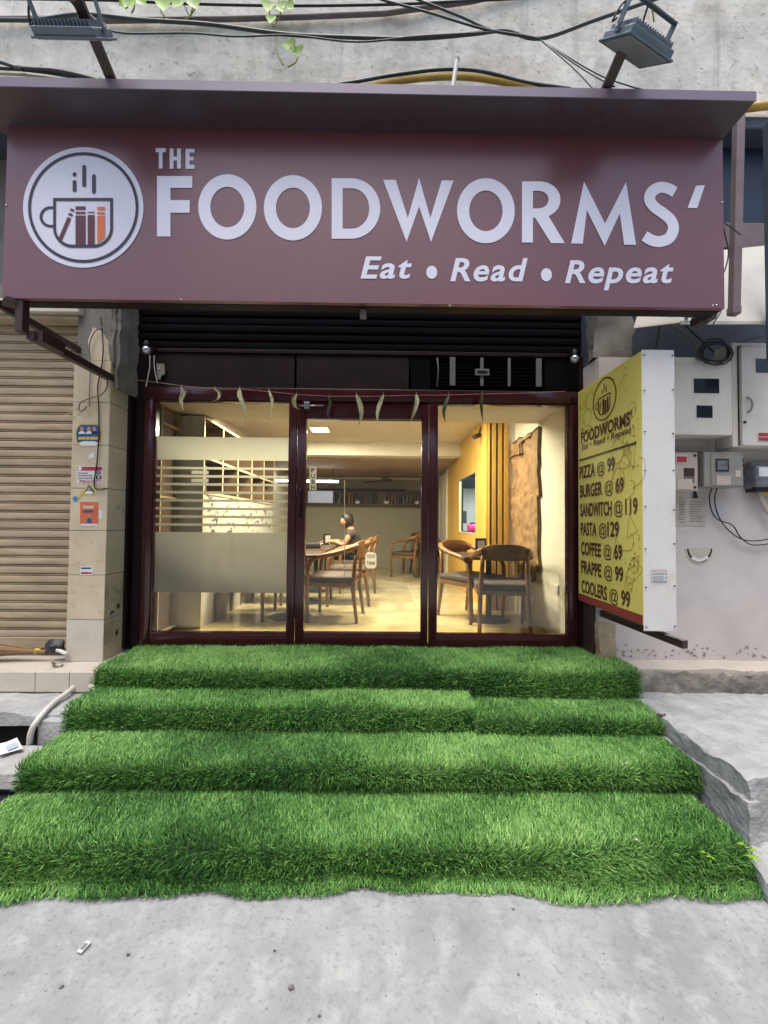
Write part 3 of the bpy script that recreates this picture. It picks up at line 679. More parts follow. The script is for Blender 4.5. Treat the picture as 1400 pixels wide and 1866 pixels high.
# rolled shutter bunched above the transom
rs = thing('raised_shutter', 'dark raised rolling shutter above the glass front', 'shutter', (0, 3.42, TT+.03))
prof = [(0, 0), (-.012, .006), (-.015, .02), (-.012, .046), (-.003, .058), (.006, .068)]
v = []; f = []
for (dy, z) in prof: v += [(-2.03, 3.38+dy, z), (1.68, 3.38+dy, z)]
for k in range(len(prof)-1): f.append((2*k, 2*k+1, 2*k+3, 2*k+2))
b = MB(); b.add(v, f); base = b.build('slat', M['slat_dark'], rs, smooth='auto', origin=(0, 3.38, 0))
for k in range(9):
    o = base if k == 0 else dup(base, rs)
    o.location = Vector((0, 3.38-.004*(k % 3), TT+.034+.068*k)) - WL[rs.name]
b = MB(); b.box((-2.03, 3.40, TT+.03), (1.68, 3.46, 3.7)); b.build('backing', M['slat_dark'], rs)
# clear bulbs in small holders
def bulb(label, px, py, Y):
    t = thing('globe_lamp', label, 'lamp', tuple(at(px, py, Y)), 'small globe lamps under the sign')
    c = at(px, py, Y); b = MB(); b.ball(c, .033, 16, 10); b.build('globe', M['crystal'], t, smooth=True)
    b = MB(); b.lathe([(.012, .0), (.02, .005), (.022, .03), (.016, .045)], c+Vector((0, 0, .028)), 12); b.build('holder', M['black'], t, smooth='auto')
    b = MB(); b.bar(c+Vector((0, .0, .06)), c+Vector((0, 3.39-Y, .075)), .02, .012); b.build('arm', M['black'], t)
bulb('clear globe lamp beside the left end of the shutter', 267, 638, 3.25)
bulb('clear globe lamp beside the yellow menu board', 1047, 654, 3.25)
lk = thing('shutter_lock', 'worn metal lock plate left of the transom', 'lock', tuple(at(290, 690, 3.36)))
b = MB(); b.prism([at(x, y, 3.355) for x, y in ((285, 662), (299, 663), (300, 681), (294, 684), (291, 692), (286, 690))], (0, .012, 0)); b.build('plate', M['meter_grey'], lk, bevel=.002)
b = MB(); b.lathe([(.008, -.008), (.008, .0)], at(290, 671, 3.35), 10, Matrix.Rotation(rad(90), 3, 'X')); b.build('bolt', M['steel'], lk)
b = MB(); b.tube(catmull([at(x, y, 3.34) for x, y in ((273, 648), (273, 668), (270, 685), (266, 705))], 4), .004, 6); b.build('cord', M['white_pipe'], lk, smooth=True)
b = MB(); b.tube(catmull([at(x, y, 3.34) for x, y in ((281, 648), (281, 665), (284, 685), (287, 698))], 4), .004, 6); b.build('cord', M['white_pipe'], lk, smooth=True)

# ---- leaf garland
LY = 3.315
gl = thing('leaf_garland', 'string of dried mango leaves hung across the entrance', 'garland', tuple(at(640, 720, LY)))
sp_ = [(225, 690), (290, 697), (330, 703), (400, 709), (440, 709), (495, 714), (545, 719), (601, 722), (653, 722), (692, 722), (757, 720), (813, 720), (876, 718), (960, 716), (1030, 713)]
b = MB(); b.tube([at(x, y, LY) for x, y in sp_], .0022, 5); b.build('string', M['string'], gl)
def leaf(mb, P, wd, fold, tw):
    P = catmull(P, 4); n = len(P); V = []
    for i, p in enumerate(P):
        t = i/(n-1); wv = wd*(math.sin(math.pi*min(1, t*.93+.07))**.8) * (1-.2*t)
        a = tw*t; dx = Vector((math.cos(a), math.sin(a), 0))*wv; dy = Vector((-math.sin(a), math.cos(a), 0))*wv*fold
        V += [p-dx-dy, p, p+dx-dy]
    mb.add(V, [q for i in range(n-1) for q in ((3*i, 3*i+1, 3*i+4, 3*i+3), (3*i+1, 3*i+2, 3*i+5, 3*i+4))])
LV = [([(331, 704), (334, 716), (329, 730), (334, 748)], .020), ([(392, 709), (402, 716), (400, 727), (383, 733)], .020), ([(437, 708), (437, 722), (444, 745), (448, 768)], .022),
      ([(490, 711), (497, 728), (496, 745), (493, 763)], .018), ([(541, 719), (535, 728), (537, 742), (550, 747)], .020), ([(600, 724), (603, 735), (599, 752), (601, 766)], .018),
      ([(650, 719), (655, 735), (657, 757), (653, 778)], .026), ([(699, 719), (694, 735), (690, 755), (690, 773)], .022), ([(759, 719), (759, 732), (751, 757), (746, 772)], .022),
      ([(818, 719), (813, 735), (810, 752), (812, 770)], .020), ([(879, 717), (875, 732), (876, 750), (880, 770)], .020)]
for i, (P, wd) in enumerate(LV):
    b = MB(); leaf(b, [at(x, y, LY-.004-.012*((i*7) % 3)/2+.01*math.sin(k*1.3+i)) for k, (x, y) in enumerate(P)], wd, .55+.3*((i*5) % 3)/2, (-1)**i*1.1)
    o = b.build('leaf', M['leaf_dry'] if i not in (5, 9, 10) else M['leaf_dk'], gl, smooth=True)
    b = MB(); b.tube([at(sp_[min(range(len(sp_)), key=lambda q: abs(sp_[q][0]-P[0][0]))][0]*.0+P[0][0], P[0][1]-5, LY), at(P[0][0], P[0][1]+1, LY-.004)], .002, 5); b.build('stalk', M['string'], o)

# ================================================================== SIGN
YS = 2.35
sg = thing('shop_sign', 'large maroon shop sign with white lettering over the entrance', 'sign', (-.1, YS, 2.885))
SX0, SX1, SZ0, SZ1 = -2.212, 2.028, 2.885, 3.925
b = MB(); b.box((SX0, YS, SZ0), (SX1, YS+.03, SZ1)); b.build('face', M['maroon_sign'], sg, bevel=.002)
for a_, c_ in (((SX0+.002, YS+.031, SZ0-.004), (SX1-.002, YS+.10, SZ0+.036)), ((SX0+.002, YS+.031, SZ1-.04), (SX1-.002, YS+.10, SZ1)), ((SX0+.003, YS+.031, SZ0+.037), (SX0+.04, YS+.10, SZ1-.041)), ((SX1-.04, YS+.031, SZ0+.037), (SX1-.003, YS+.10, SZ1-.041))):
    b = MB(); b.box(a_, c_); b.build('frame_tube', M['maroon_dk'], sg, bevel=.003)
YC, ZC0, ZC1 = 2.165, 3.948, 3.996
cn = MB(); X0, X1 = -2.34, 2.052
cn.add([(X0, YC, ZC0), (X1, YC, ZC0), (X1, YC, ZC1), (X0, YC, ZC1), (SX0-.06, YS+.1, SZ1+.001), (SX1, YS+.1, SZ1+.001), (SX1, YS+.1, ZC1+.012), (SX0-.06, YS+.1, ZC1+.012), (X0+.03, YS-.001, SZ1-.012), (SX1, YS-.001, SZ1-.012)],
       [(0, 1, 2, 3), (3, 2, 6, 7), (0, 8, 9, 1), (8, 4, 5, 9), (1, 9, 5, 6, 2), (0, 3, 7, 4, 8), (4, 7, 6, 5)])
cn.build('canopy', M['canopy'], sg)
b = MB(); b.box((X0, YC-.006, ZC0-.002), (X1+.003, YC-.0005, ZC1+.003)); b.build('sky_lit_edge', M['sky_lit_lip'], sg)  # added strip, its pale colour stands for sky light on the fascia
SPX = lambda x, y: at(x, y, YS-.003)
def Z1(x, y): return (x/1.75+600, y/1.75+280)
def Z2(x, y): return (x/3.8889, y/3.8889+230)
def letter(cs, zf=None, m='white_print', nm='letter', dy=-.003, parent=sg):
    if zf: cs = [[zf(*p) for p in c] for c in cs]
    return sheet(nm, fill2d(cs), lambda x, y: at(x, y, YS+dy), M[m], parent)
letter([[(1113, 352), (1363, 352), (1363, 436), (1208, 436), (1208, 523), (1345, 523), (1345, 612), (1208, 612), (1208, 780), (1113, 780)]], Z2)
for cx_, cy_ in ((414.5, 376.8), (534, 378.4)):
    letter([ell(cx_, cy_, 53, 59.5, 56), ell(cx_, cy_+.3, 31, 37, 48)])
letter([[(8, 78), (70, 78)] + [(70+93*math.sin(rad(a)), 174.5-96.5*math.cos(rad(a))) for a in range(8, 180, 8)] + [(70, 271), (8, 271)],
        [(43, 110), (72, 110)] + [(72+56*math.sin(rad(a)), 174.5-64.5*math.cos(rad(a))) for a in range(10, 180, 10)] + [(72, 239), (43, 239)]], Z1)
letter([[(172, 83), (212, 83), (251, 205), (287, 77), (323, 205), (359, 85), (397, 85), (325, 281), (287, 168), (247, 281)]], Z1)
letter([ell(885.7, 383.8, 52.6, 59.3, 56), ell(885.7, 384, 30.5, 37, 48)])
letter([[(615, 88), (672, 88)] + [(672+66*math.sin(rad(a)), 146-58*math.cos(rad(a))) for a in range(10, 150, 10)] + [(700, 199), (752, 285), (708, 285), (657, 204), (650, 204), (650, 283), (615, 283)],
        [(650, 118), (668, 118)] + [(668+32*math.sin(rad(a)), 146-28*math.cos(rad(a))) for a in range(15, 180, 15)] + [(668, 174), (650, 174)]], Z1)
letter([[(772, 286), (813, 88), (880, 222), (947, 90), (979, 290), (941, 290), (927, 190), (879, 294), (822, 180), (809, 287)]], Z1)
letter([stroke([(1103, 122), (1082, 111), (1056, 107), (1031, 120), (1022, 145), (1038, 170), (1066, 190), (1091, 213), (1098, 240), (1085, 268), (1055, 280), (1028, 275), (1006, 262)], 35, 6)], Z1)
letter([[(1170, 102), (1199, 100), (1174, 173), (1143, 173)]], Z1)
for cs in ([[(1103, 155), (1175, 155), (1175, 183), (1152, 183), (1152, 299), (1126, 299), (1126, 183), (1103, 183)]],
           [[(1203, 157), (1230, 157), (1230, 214), (1255, 214), (1255, 157), (1282, 157), (1282, 300), (1255, 300), (1255, 242), (1230, 242), (1230, 300), (1203, 300)]],
           [[(1316, 159), (1378, 159), (1378, 186), (1343, 186), (1343, 216), (1372, 216), (1372, 242), (1343, 242), (1343, 273), (1378, 273), (1378, 302), (1316, 302)]]):
    letter(cs, Z2)
tl = lambda s, x0, y0, x1, y1, **k: fit_text('tagline_word', s, SPX, x0, y0, x1, y1, M['white_print'], sg, offset=.022, shear=.22, **k)
tl('Eat', 657, 508, 751, 467, spacing=1.12); tl('Read', 821, 513, 962, 470, spacing=1.12); tl('Repeat', 1030, 529, 1228, 474, spacing=1.1)
for cx_, cy_ in ((787, 496), (996, 500.5)): letter([ell(cx_, cy_, 10, 12, 24)], nm='dot')
# round emblem: cup of books
c_ = (590, 575)
disc = letter([ell(*c_, 427, 427, 72)], Z2, nm='emblem')
E_ = lambda cs, m='ink', d=-.0055: letter(cs, Z2, m, 'emblem_print', d, disc)
E_([ell(*c_, 392, 392, 72), ell(*c_, 371, 371, 72)])
def cup(x0, y0, x1, y1, r):
    return [(x0, y0), (x1, y0)] + ell(x1-r, y1-r, r, r, 12, 0, 90) + ell(x0+r, y1-r, r, r, 12, 90, 180)
E_([cup(376, 507, 801, 860, 140), cup(396, 528, 780, 838, 118)])
E_([[(376, 566)] + ell(358, 641, 78, 75, 18, 270, 90)[:0] + [(358, 566)] + [(358-78*math.sin(rad(a)), 641-75*math.cos(rad(a))) for a in range(10, 180, 10)] + [(376, 716), (376, 698), (360, 698)] + [(360-60*math.sin(rad(a)), 641-57*math.cos(rad(a))) for a in range(170, 0, -10)] + [(376, 584)]])
for x, y0, y1 in ((528, 380, 466), (596, 273, 430), (665, 339, 477)): E_([pill(x, y0, y1, 27)])
E_([ell(528, 340, 14, 15, 18)])
E_([[(500, 580), (527, 590), (522, 605), (495, 594)], [(489, 612), (516, 622), (510, 638), (482, 628)], [(478, 642), (504, 652), (437, 808), (415, 792)]], 'maroon_ink', -.006)
E_([[(535, 567), (606, 567), (606, 590), (535, 590)], [(535, 605), (606, 605), (606, 619), (535, 619)], [(535, 632), (606, 632), (606, 840), (535, 840)]], 'maroon_ink', -.006)
E_([[(621, 605), (670, 605), (670, 613), (621, 613)], [(621, 628), (670, 628), (670, 840), (621, 840)]], 'maroon_ink', -.006)
E_([[(689, 570), (743, 570), (743, 592), (689, 592)], [(689, 606), (743, 606), (743, 622), (689, 622)], [(689, 634), (743, 634), (743, 790), (715, 812), (689, 828)]], 'orange_ink', -.006)
for x, y in ((12, 374), (1316, 369), (1299, 557), (20, 545), (1306, 556), (330, 546), (820, 557)):
    b = MB(); p = at(x, y, YS-.001); b.ball(p, .006, 8, 5); b.build('rivet', M['steel'], sg, smooth=True)
b = MB(); b.box(at(656, 580, YS+.06), at(668, 552, YS+.075)); b.build('hanging_clip', M['rail_brown'], sg, bevel=.002)

# ---- arms that carry the sign
def beam(label, X, z, y0, y1, wd=.045, ht=.05):
    t = thing('support_beam', label, 'beam', (X, (y0+y1)/2, z), 'steel beams carrying the sign')
    b = MB(); b.bar((X, y0, z), (X, y1, z), wd, ht); b.build('tube', M['brown_steel'], t, bevel=.003)
    return t
t = beam('brown steel beam from the sign corner to the tiled pillar', -2.087, 2.695, 2.40, 3.32)
b = MB(); b.box((-2.145, 2.36, 2.70), (-2.10, 2.41, 2.885)); b.build('hanger', M['brown_steel'], t, bevel=.003)
b = MB(); b.box((-2.10, 2.42, 2.665), (-2.03, 2.60, 2.73)); b.build('splice_plate', M['brown_steel'], t, bevel=.003)
t = beam('brown steel beam running past the beige shutter top', -2.33, 2.905, 2.25, 3.12, .035, .045)
b = MB(); b.bar((-2.15, 2.42, 2.88), (-2.20, 2.35, 2.87), .10, .03); b.build('corner_bracket', M['brown_steel'], t, bevel=.003)
t = thing('sign_bracket', 'dark bracket under the right end of the sign', 'bracket', tuple(at(1290, 580, 2.45)))
b = MB(); b.prism([at(x, y, 2.46) for x, y in ((1279, 566), (1310, 568), (1306, 580), (1292, 588), (1278, 585), (1274, 575))], (0, .08, 0)); b.build('plate', M['brown_steel'], t, bevel=.003)
b = MB(); b.bar(at(1278, 575, 2.5), at(1235, 580, 2.9), .02, .01); b.build('rod', M['brown_steel'], t)

# ---- floodlights on arms
def flood(label, base, tip, c, rot, flip):
    t = thing('floodlight', label, 'floodlight', tuple(base), 'floodlights on arms over the sign')
    b = MB(); b.bar(base, tip, .05, .03); b.build('arm', M['brown_steel'], t, bevel=.003)
    Rm = rot; W_, H_ = .30, .21
    def O(p): return c + Rm @ Vector(p)
    b = MB(); b.obox(O((0, 0, 0)), (W_, H_, .035), Rm); hs = b.build('housing', M['flood_body'], t, bevel=.008)
    b = MB(); b.obox(O((0, 0, -.020)), (W_+.02, H_+.02, .010), Rm); b.build('rim', M['flood_body'], hs, bevel=.003)
    b = MB(); b.obox(O((0, 0, -.0262)), (W_-.02, H_-.02, .003), Rm); b.build('lens', M['flood_glass'], hs)
    for k in range(15):
        b = MB(); b.obox(O((-W_/2+.02+k*(W_-.04)/14, 0, .029)), (.005, H_-.03, .024), Rm); b.build('fin', M['flood_body'], hs)
    b = MB()
    for s in (-1, 1): b.obox(O((s*(W_/2+.008), 0, .06)), (.006, .035, .13), Rm)
    b.obox(O((0, 0, .128)), (W_+.022, .035, .006), Rm); b.build('bracket', M['flood_body'], t)
    for s in (-1, 1):
        b = MB(); b.lathe([(.012, -.006), (.012, .006)], O((s*(W_/2+.013), 0, .02)), 10, Rm @ Matrix.Rotation(rad(90), 3, 'Y')); b.build('bolt', M['steel'], t)
    b = MB(); b.tube(catmull([O((.05, 0, .03)), O((.02, .06, .09)), O((-.04, .02, .14)), O((-.16, .02, .10)), O((-.2, 0, .02)), O((-.17, .02, .04))], 6), .005, 6); b.build('lead', M['black'], t, smooth=True)
    b = MB(); b.tube(catmull([O((.05, .02, .10)), O((.02, .05, .15)), O((.06, .08, .17))], 5), .004, 6); b.build('yellow_wire', M['gold_ink'], t, smooth=True)
def look(n, xd):          # housing axes: lens faces -z of the matrix
    z = -Vector(n).normalized(); x = (Vector(xd) - z*Vector(xd).dot(z)).normalized(); y = z.cross(x)
    return Matrix((x, y, z)).transposed()
b0 = at(214, 152, 2.24); b0.z = ZC1+.01
flood('floodlight seen edge on above the left end of the sign', b0, at(134, -20, 1.90), at(134, 58, 1.98), look((0, .77, -.64), (1, 0, .02)), 1)
b1 = at(1094, 168, 2.24); b1.z = ZC1+.01
flood('floodlight turned sideways above the right end of the sign', b1, at(1158, 40, 1.96), at(1163, 82, 2.0), look((-.25, .60, -.75), (.92, .38, 0)), 1)
#SECTION4
# ================================================================== MENU BOARD (at right angles to the wall)
BX = 1.625
bd = thing('menu_board', 'yellow projecting menu board with brown price list', 'menu board', (1.72, 2.8, .97))
f0 = ax(1171, 890, BX); YF = f0.y; YBK = 3.31
Zb, Zt = .985, 2.69
b = MB(); b.box((BX, YF+.001, Zb), (BX+.03, YBK, Zt)); b.build('yellow_face', M['yellow'], bd, bevel=.002)
WB = .203
# slightly buckled white front sheet
mb = MB(); nz = 30
for k in range(nz+1):
    z = Zb-.035+(Zt-Zb+.04)*k/nz
    for i in range(5):
        x = BX+WB*i/4
        e = noise.noise(Vector((i*.7, k*.35, 4)))*.006*(1 if 0 < i else 0)
        mb.v.append(Vector((x+(noise.noise(Vector((0, k*.3, 9)))*.005 if i == 4 else 0), YF-.002-abs(e), z)))
mb.f = [(k*5+i, k*5+i+1, (k+1)*5+i+1, (k+1)*5+i) for k in range(nz) for i in range(4)]
ws = mb.build('white_front_sheet', M['board_white'], bd, smooth=True)
b = MB(); b.box((BX+.031, YF+.002, Zb+.01), (BX+WB-.004, 3.085, Zt-.35)); b.build('box_body', M['board_white'], bd)
b = MB(); b.box((BX+WB-.03, YF+.003, Zt-.349), (BX+WB-.005, 3.085, Zt-.01)); b.build('outer_side', M['dark_plaster'], bd)
for k in range(8):
    z = Zb+.01+(Zt-Zb-.04)*k/7
    for x in (BX+.012, BX+WB-.014):
        b = MB(); b.lathe([(.0045, -.003), (.0045, .003)], (x, YF-.010, z+random.uniform(-.02, .02)), 8, Matrix.Rotation(rad(90), 3, 'X')); b.build('screw', M['screw'], bd)
def BP(x, y): return ax(x/3.2174+1030, y/3.2174+620, BX-.003)
def BQ(u, z): return Vector((BX-.003, u, z))             # u runs from the wall (left) to the street (right)
def btext(s, xl, yt, yb_, xr, ratio=None, m='brown_ink', **k):
    a, c, e = BP(xl, yb_), BP(xl, yt), BP(xr, yt)
    return fit_text('menu_line', s, lambda x, y: Vector((BX-.003, x, y)), a.y, a.z, e.y, c.z, M[m], bd, **k)
for s, n_, xl, yt, yb_, xr, xa, xb, xc, xd in (('PIZZA', '99', 85, 742, 815, 175, 187, 232, 247, 292), ('BURGER', '69', 88, 850, 925, 218, 232, 280, 295, 344), ('SANDWITCH', '119', 90, 958, 1035, 273, 287, 338, 352, 425),
        ('PASTA', '129', 92, 1068, 1145, 184, 197, 245, 248, 316), ('COFFEE', '69', 94, 1180, 1256, 210, 225, 272, 288, 335), ('FRAPPE', '99', 95, 1290, 1363, 212, 228, 277, 292, 341), ('COOLERS', '99', 97, 1402, 1478, 245, 260, 312, 328, 381)):
    btext(s, xl, yt, yb_, xr, offset=.030)
    z0_, z1_ = BP(xl, yb_).z, BP(xl, yt).z; fn_ = lambda x, y: Vector((BX-.003, x, y)); xm_ = (yt+yb_)/2
    fit_text('menu_line', '@', fn_, BP(xa, xm_).y, z0_-.012, BP(xb, xm_).y, z1_-.004, M['brown_ink'], bd, offset=.004)
    fit_text('menu_line', n_, fn_, BP(xc, xm_).y, z0_+.002, BP(xd, xm_).y, z1_+.006, M['brown_ink'], bd, offset=.030)
btext("FOODWORMS'", 93, 540, 610, 392, offset=.035); btext('Eat • Read • Repeat', 98, 612, 656, 388, offset=.016, shear=.15); btext('THE', 91, 519, 541, 112, offset=.012, m='yellow_doodle')
def bsheet(cs, m='brown_ink', nm='board_print'): return sheet(nm, fill2d(cs), lambda x, y: Vector((BX-.0028, x, y)), M[m], bd)
a, c = BP(82, 706), BP(418, 608); bsheet([[(a.y, a.z-.008), (c.y, a.z-.008), (c.y, a.z+.008), (a.y, a.z+.008)]])
a, c = BP(82, 1503), BP(472, 1620); bsheet([[(YBK-.001, Zb+.001), (YF+.002, Zb+.001), (YF+.002, c.z), (YBK-.001, c.z)]], 'red_band', 'red_band')
cc = BP(228, 345); rr_ = .155; cy0, cz0 = cc.y, cc.z
S_ = lambda pts: [(cy0+(x-590)*-rr_/400, cz0-(y-575)*rr_/400) for x, y in pts]
for cs in ([ell(590, 575, 400, 400, 48), ell(590, 575, 372, 372, 48)], [cup(376, 507, 801, 860, 140), cup(400, 531, 777, 836, 116)], [ell(350, 641, 78, 75, 24), ell(350, 641, 56, 53, 24)],
           [pill(528, 380, 466, 27)], [pill(596, 273, 430, 27)], [pill(665, 339, 477, 27)], [[(478, 600), (504, 610), (437, 800), (415, 790)]], [[(535, 567), (606, 567), (606, 838), (535, 838)]],
           [[(621, 605), (670, 605), (670, 838), (621, 838)]], [[(689, 570), (743, 570), (743, 800), (689, 830)]]):
    bsheet([S_(q) for q in cs])
# food doodles printed faintly on the yellow vinyl
dd = MB(); R2 = random.Random(5)
def doodle(cs):
    v, f = fill2d(cs); dd.add([(BX-.0021, x, y) for x, y in v], f)
for k in range(46):
    for _try in range(30):
        u = R2.uniform(YF+.05, YBK-.05); z = R2.uniform(Zb+.2, Zt-.05)
        if (u < 2.78) or z > 2.28: break
    if abs(u-cy0) < .17 and abs(z-cz0) < .17: continue
    r = R2.uniform(.025, .075); a0 = R2.uniform(0, 360); kind = R2.randrange(4)
    if kind == 0: doodle([ell(u, z, r, r*1.2, 24), ell(u, z, r-.004, r*1.2-.004, 24)])
    elif kind == 1: doodle([stroke([(u+r*math.cos(a0+q)*1.3*q/2, z+r*math.sin(a0+q)*1.4*q/2) for q in range(1, 5)], .0045, 5)])
    elif kind == 2:
        p = [(u+r*math.cos(rad(a0)+t), z+r*1.5*math.sin(rad(a0)+t)) for t in (0, 2.1, 4.2)]
        for i in range(3): doodle([stroke([p[i], p[(i+1) % 3]], .004, 3, False)])
    else:
        for i in range(6): doodle([ell(u+R2.uniform(-r, r), z+R2.uniform(-r, r), .005, .006, 8)])
dd.build('food_doodles', M['yellow_doodle'], bd)['kind'] = 'stuff'
# printed sticker on the white end sheet
def BE(x, y): return at(x, y, YF-.012)
b = MB(); b.box(at(1189, 1058, YF-.0115), at(1217, 1037, YF-.0095)); stk = b.build('phone_sticker', M['paper'], bd)
fit_text('sticker_print', 'EXCITEL', BE, 1190, 1042, 1216, 1038.5, M['red_ink'], stk, offset=.01, spacing=1.3)
fit_text('sticker_print', '9625332114', BE, 1190.5, 1056.5, 1216, 1050, M['blue_ink'], stk, offset=.01)
for y in (1044, 1046.5): fit_text('sticker_print', '— — —— —', BE, 1190.5, y+1.2, 1216, y, M['print_grey'], stk)
arm = thing('board_arm', 'dark steel arm jutting out below the menu board', 'bracket', tuple(at(1165, 1150, 2.7)))
b = MB(); b.bar((1.70, 3.12, .925), (1.80, 2.385, .90), .035, .05); b.build('bar', M['brown_steel'], arm, bevel=.003)
b = MB(); b.bar((1.775, 2.50, .928), (1.795, 2.385, .925), .036, .006); b.build('silver_tape', M['steel'], arm)
b = MB(); b.box((1.655, 3.16, .60), (1.69, 3.30, 1.02)); b.build('upright', M['brown_steel'], arm, bevel=.003)

# ================================================================== RIGHT WALL FITTINGS
def wbox(name, px0, py0, px1, py1, d, m, parent, bev=.004, back=RW):
    a, c = at(px0, py1, back-d), at(px1, py0, back-d)
    b = MB(); b.box((a.x, back-d, a.z), (c.x, back-.001, c.z)); return b.build(name, M[m], parent, bevel=bev)
def wflat(name, px0, py0, px1, py1, d, m, parent, th=.002): # a thin plate standing d proud of the wall
    a, c = at(px0, py1, RW-d), at(px1, py0, RW-d)
    b = MB(); b.box((a.x, RW-d, a.z), (c.x, RW-d+th, c.z)); return b.build(name, M[m], parent)
m1 = thing('meter_cabinet', 'white meter cabinet with two dark windows beside the menu board', 'cabinet', tuple(at(1280, 790, RW)))
wbox('body', 1190, 657, 1334, 788, .20, 'meter_white', m1, .006)
wflat('door_leaf', 1196, 665, 1327, 782, .206, 'meter_white', m1, .005)
for (x0, y0, x1, y1) in ((1263, 688, 1314, 718), (1268, 737, 1302, 763)):
    w_ = wflat('window', x0, y0, x1, y1, .2075, 'meter_white', m1, .001); wflat('pane', x0+2, y0+2, x1-3, y1-2, .209, 'dark_glass', w_, .001)
wbox('top_lip', 1190, 651, 1268, 657, .21, 'meter_white', m1, .002)
wbox('sill', 1190, 783, 1334, 791, .21, 'meter_white', m1, .002)
m2 = thing('tall_meter_cabinet', 'tall white meter cabinet with a handle at the right edge', 'cabinet', tuple(at(1395, 815, RW)))
wbox('body', 1336, 626, 1500, 814, .16, 'meter_white', m2, .006)
wflat('door_leaf', 1354, 634, 1500, 811, .186, 'meter_white', m2, .024)
wflat('gap', 1346, 630, 1353, 812, .162, 'black', m2, .001)
w_ = wflat('window', 1375, 651, 1440, 682, .1875, 'meter_white', m2, .001); wflat('pane', 1378, 654, 1438, 679, .189, 'dark_glass', w_, .001)
b = MB(); b.tube(catmull([at(x, y, Y) for x, y, Y in ((1363, 724, 2.912), (1368, 727, 2.89), (1371, 733, 2.885), (1371, 741, 2.885), (1368, 748, 2.89), (1363, 751, 2.912))], 4), .007, 8); b.build('handle', M['meter_grey'], m2, smooth=True)
b = MB(); b.ball(at(1358, 769, 2.91), .011, 10, 6); b.build('lock', M['screw'], m2, smooth=True)
w_ = wflat('warning_label', 1382, 788, 1420, 804, .1885, 'paper', m2, .001)
for y0, y1 in ((789, 795), (797, 803)): wflat('label_print', 1383, y0, 1419, y1, .190, 'red_ink', w_, .0008)
m3 = thing('beige_meter_box', 'small beige meter box plastered with papers', 'meter box', tuple(at(1250, 895, RW)))
wbox('body', 1206, 824, 1272, 894, .13, 'meter_beige', m3, .006)
w_ = wflat('notice', 1232, 827, 1254, 845, .133, 'paper_warm', m3); wflat('notice_print', 1234, 832, 1252, 842, .1345, 'red_ink', w_, .001)
wflat('window', 1247, 853, 1266, 868, .133, 'brown_steel', m3); wflat('notice', 1236, 873, 1262, 891, .134, 'paper_warm', m3)
wflat('seal', 1247, 868, 1266, 880, .132, 'rail_brown', m3)
for y in (830, 888):
    b = MB(); b.ball(at(1267, y, RW-.132), .010, 10, 6); b.build('knob', M['black'], m3, smooth=True)
m4 = thing('grey_meter_box', 'grey meter box with a small window and label', 'meter box', tuple(at(1318, 890, RW)))
wbox('body', 1284, 824, 1355, 887, .15, 'meter_grey', m4, .007)
wbox('side_plate', 1273, 824, 1284, 887, .02, 'black', m4, .002)
wflat('door_leaf', 1297, 828, 1353, 884, .155, 'meter_grey', m4, .004)
w_ = wflat('window_frame', 1305, 836, 1329, 859, .158, 'black', m4); wflat('pane', 1308, 839, 1326, 856, .1595, 'smoke', w_, .001)
w_ = wflat('label', 1307, 867, 1332, 884, .157, 'paper_warm', m4)
fit_text('label_print', '————\n—— —\n———', lambda x, y: at(x, y, RW-.1585), 1309, 882, 1330, 870, M['print_grey'], w_)
w_ = wflat('small_label', 1341, 857, 1350, 869, .157, 'paper_warm', m4)
for y in (839, 848):
    b = MB(); b.lathe([(.012, -.015), (.012, 0)], at(1353, y, RW-.15), 10, Matrix.Rotation(rad(90), 3, 'X')); b.build('gland', M['black'], m4)
m5 = thing('clear_meter', 'electricity meter under a smoky cover at the right edge', 'meter', tuple(at(1395, 890, RW)))
wbox('base', 1371, 843, 1470, 892, .06, 'meter_grey', m5, .008)
wbox('cover', 1379, 848, 1462, 887, .13, 'smoke', m5, .02)
wbox('terminal_block', 1378, 888, 1462, 896, .09, 'black', m5, .004)
wflat('dial', 1384, 852, 1450, 868, .1315, 'paper', m5)
b = MB(); b.tube(catmull([at(x, y, RW-.05) for x, y in ((1385, 895), (1387, 908), (1393, 922), (1402, 935), (1420, 948))], 5), .016, 8); b.build('cable_bundle', M['meter_beige'], m5, smooth=True)
b = MB(); b.box(at(1391, 902, RW-.06), at(1404, 894, RW-.03)); b.build('yellow_tag', M['gold_ink'], m5)
nb = thing('paper_notices', 'yellowed printed notices pasted below the beige meter box', 'notice', tuple(at(1260, 958, RW)))
w_ = wflat('sheet', 1215, 908, 1286, 958, .004, 'paper_warm', nb)
for k in range(9):
    wflat('print_line', 1237+(k % 3), 914+4.6*k, 1250-(k*5) % 4, 915.3+4.6*k, .0052, 'print_grey', w_, .0008)
    wflat('print_line', 1257+(k*3) % 3, 914+4.4*k, 1281-(k*7) % 6, 915+4.4*k, .0052, 'print_grey', w_, .0008)
b = MB(); b.prism([at(1266, 894, RW-.01), at(1269, 894, RW-.01), at(1273, 908, RW-.01), at(1264, 908, RW-.01)], (0, .004, 0)); b.build('dark_clip', M['black'], nb)
hv = thing('half_round_vent', 'half round niche in the plaster wall below the meters', 'vent', tuple(at(1275, 1027, RW)))
def half(cx, cy, r, ry): return [(cx+r*math.cos(rad(a)), cy+ry*math.sin(rad(a))) for a in range(0, 181, 10)]
for nm, r, ry, d, m_ in (('rim', 25.5, 28, .004, 'tile_pale'), ('opening', 23, 25, .006, 'black'), ('lining', 20, 20, .008, 'ledge')):
    sheet(nm, fill2d([half(1275.5, 1000, r, ry)]), lambda x, y, d=d: at(x, y, RW-d), M[m_], hv, thick=(0, .002, 0))
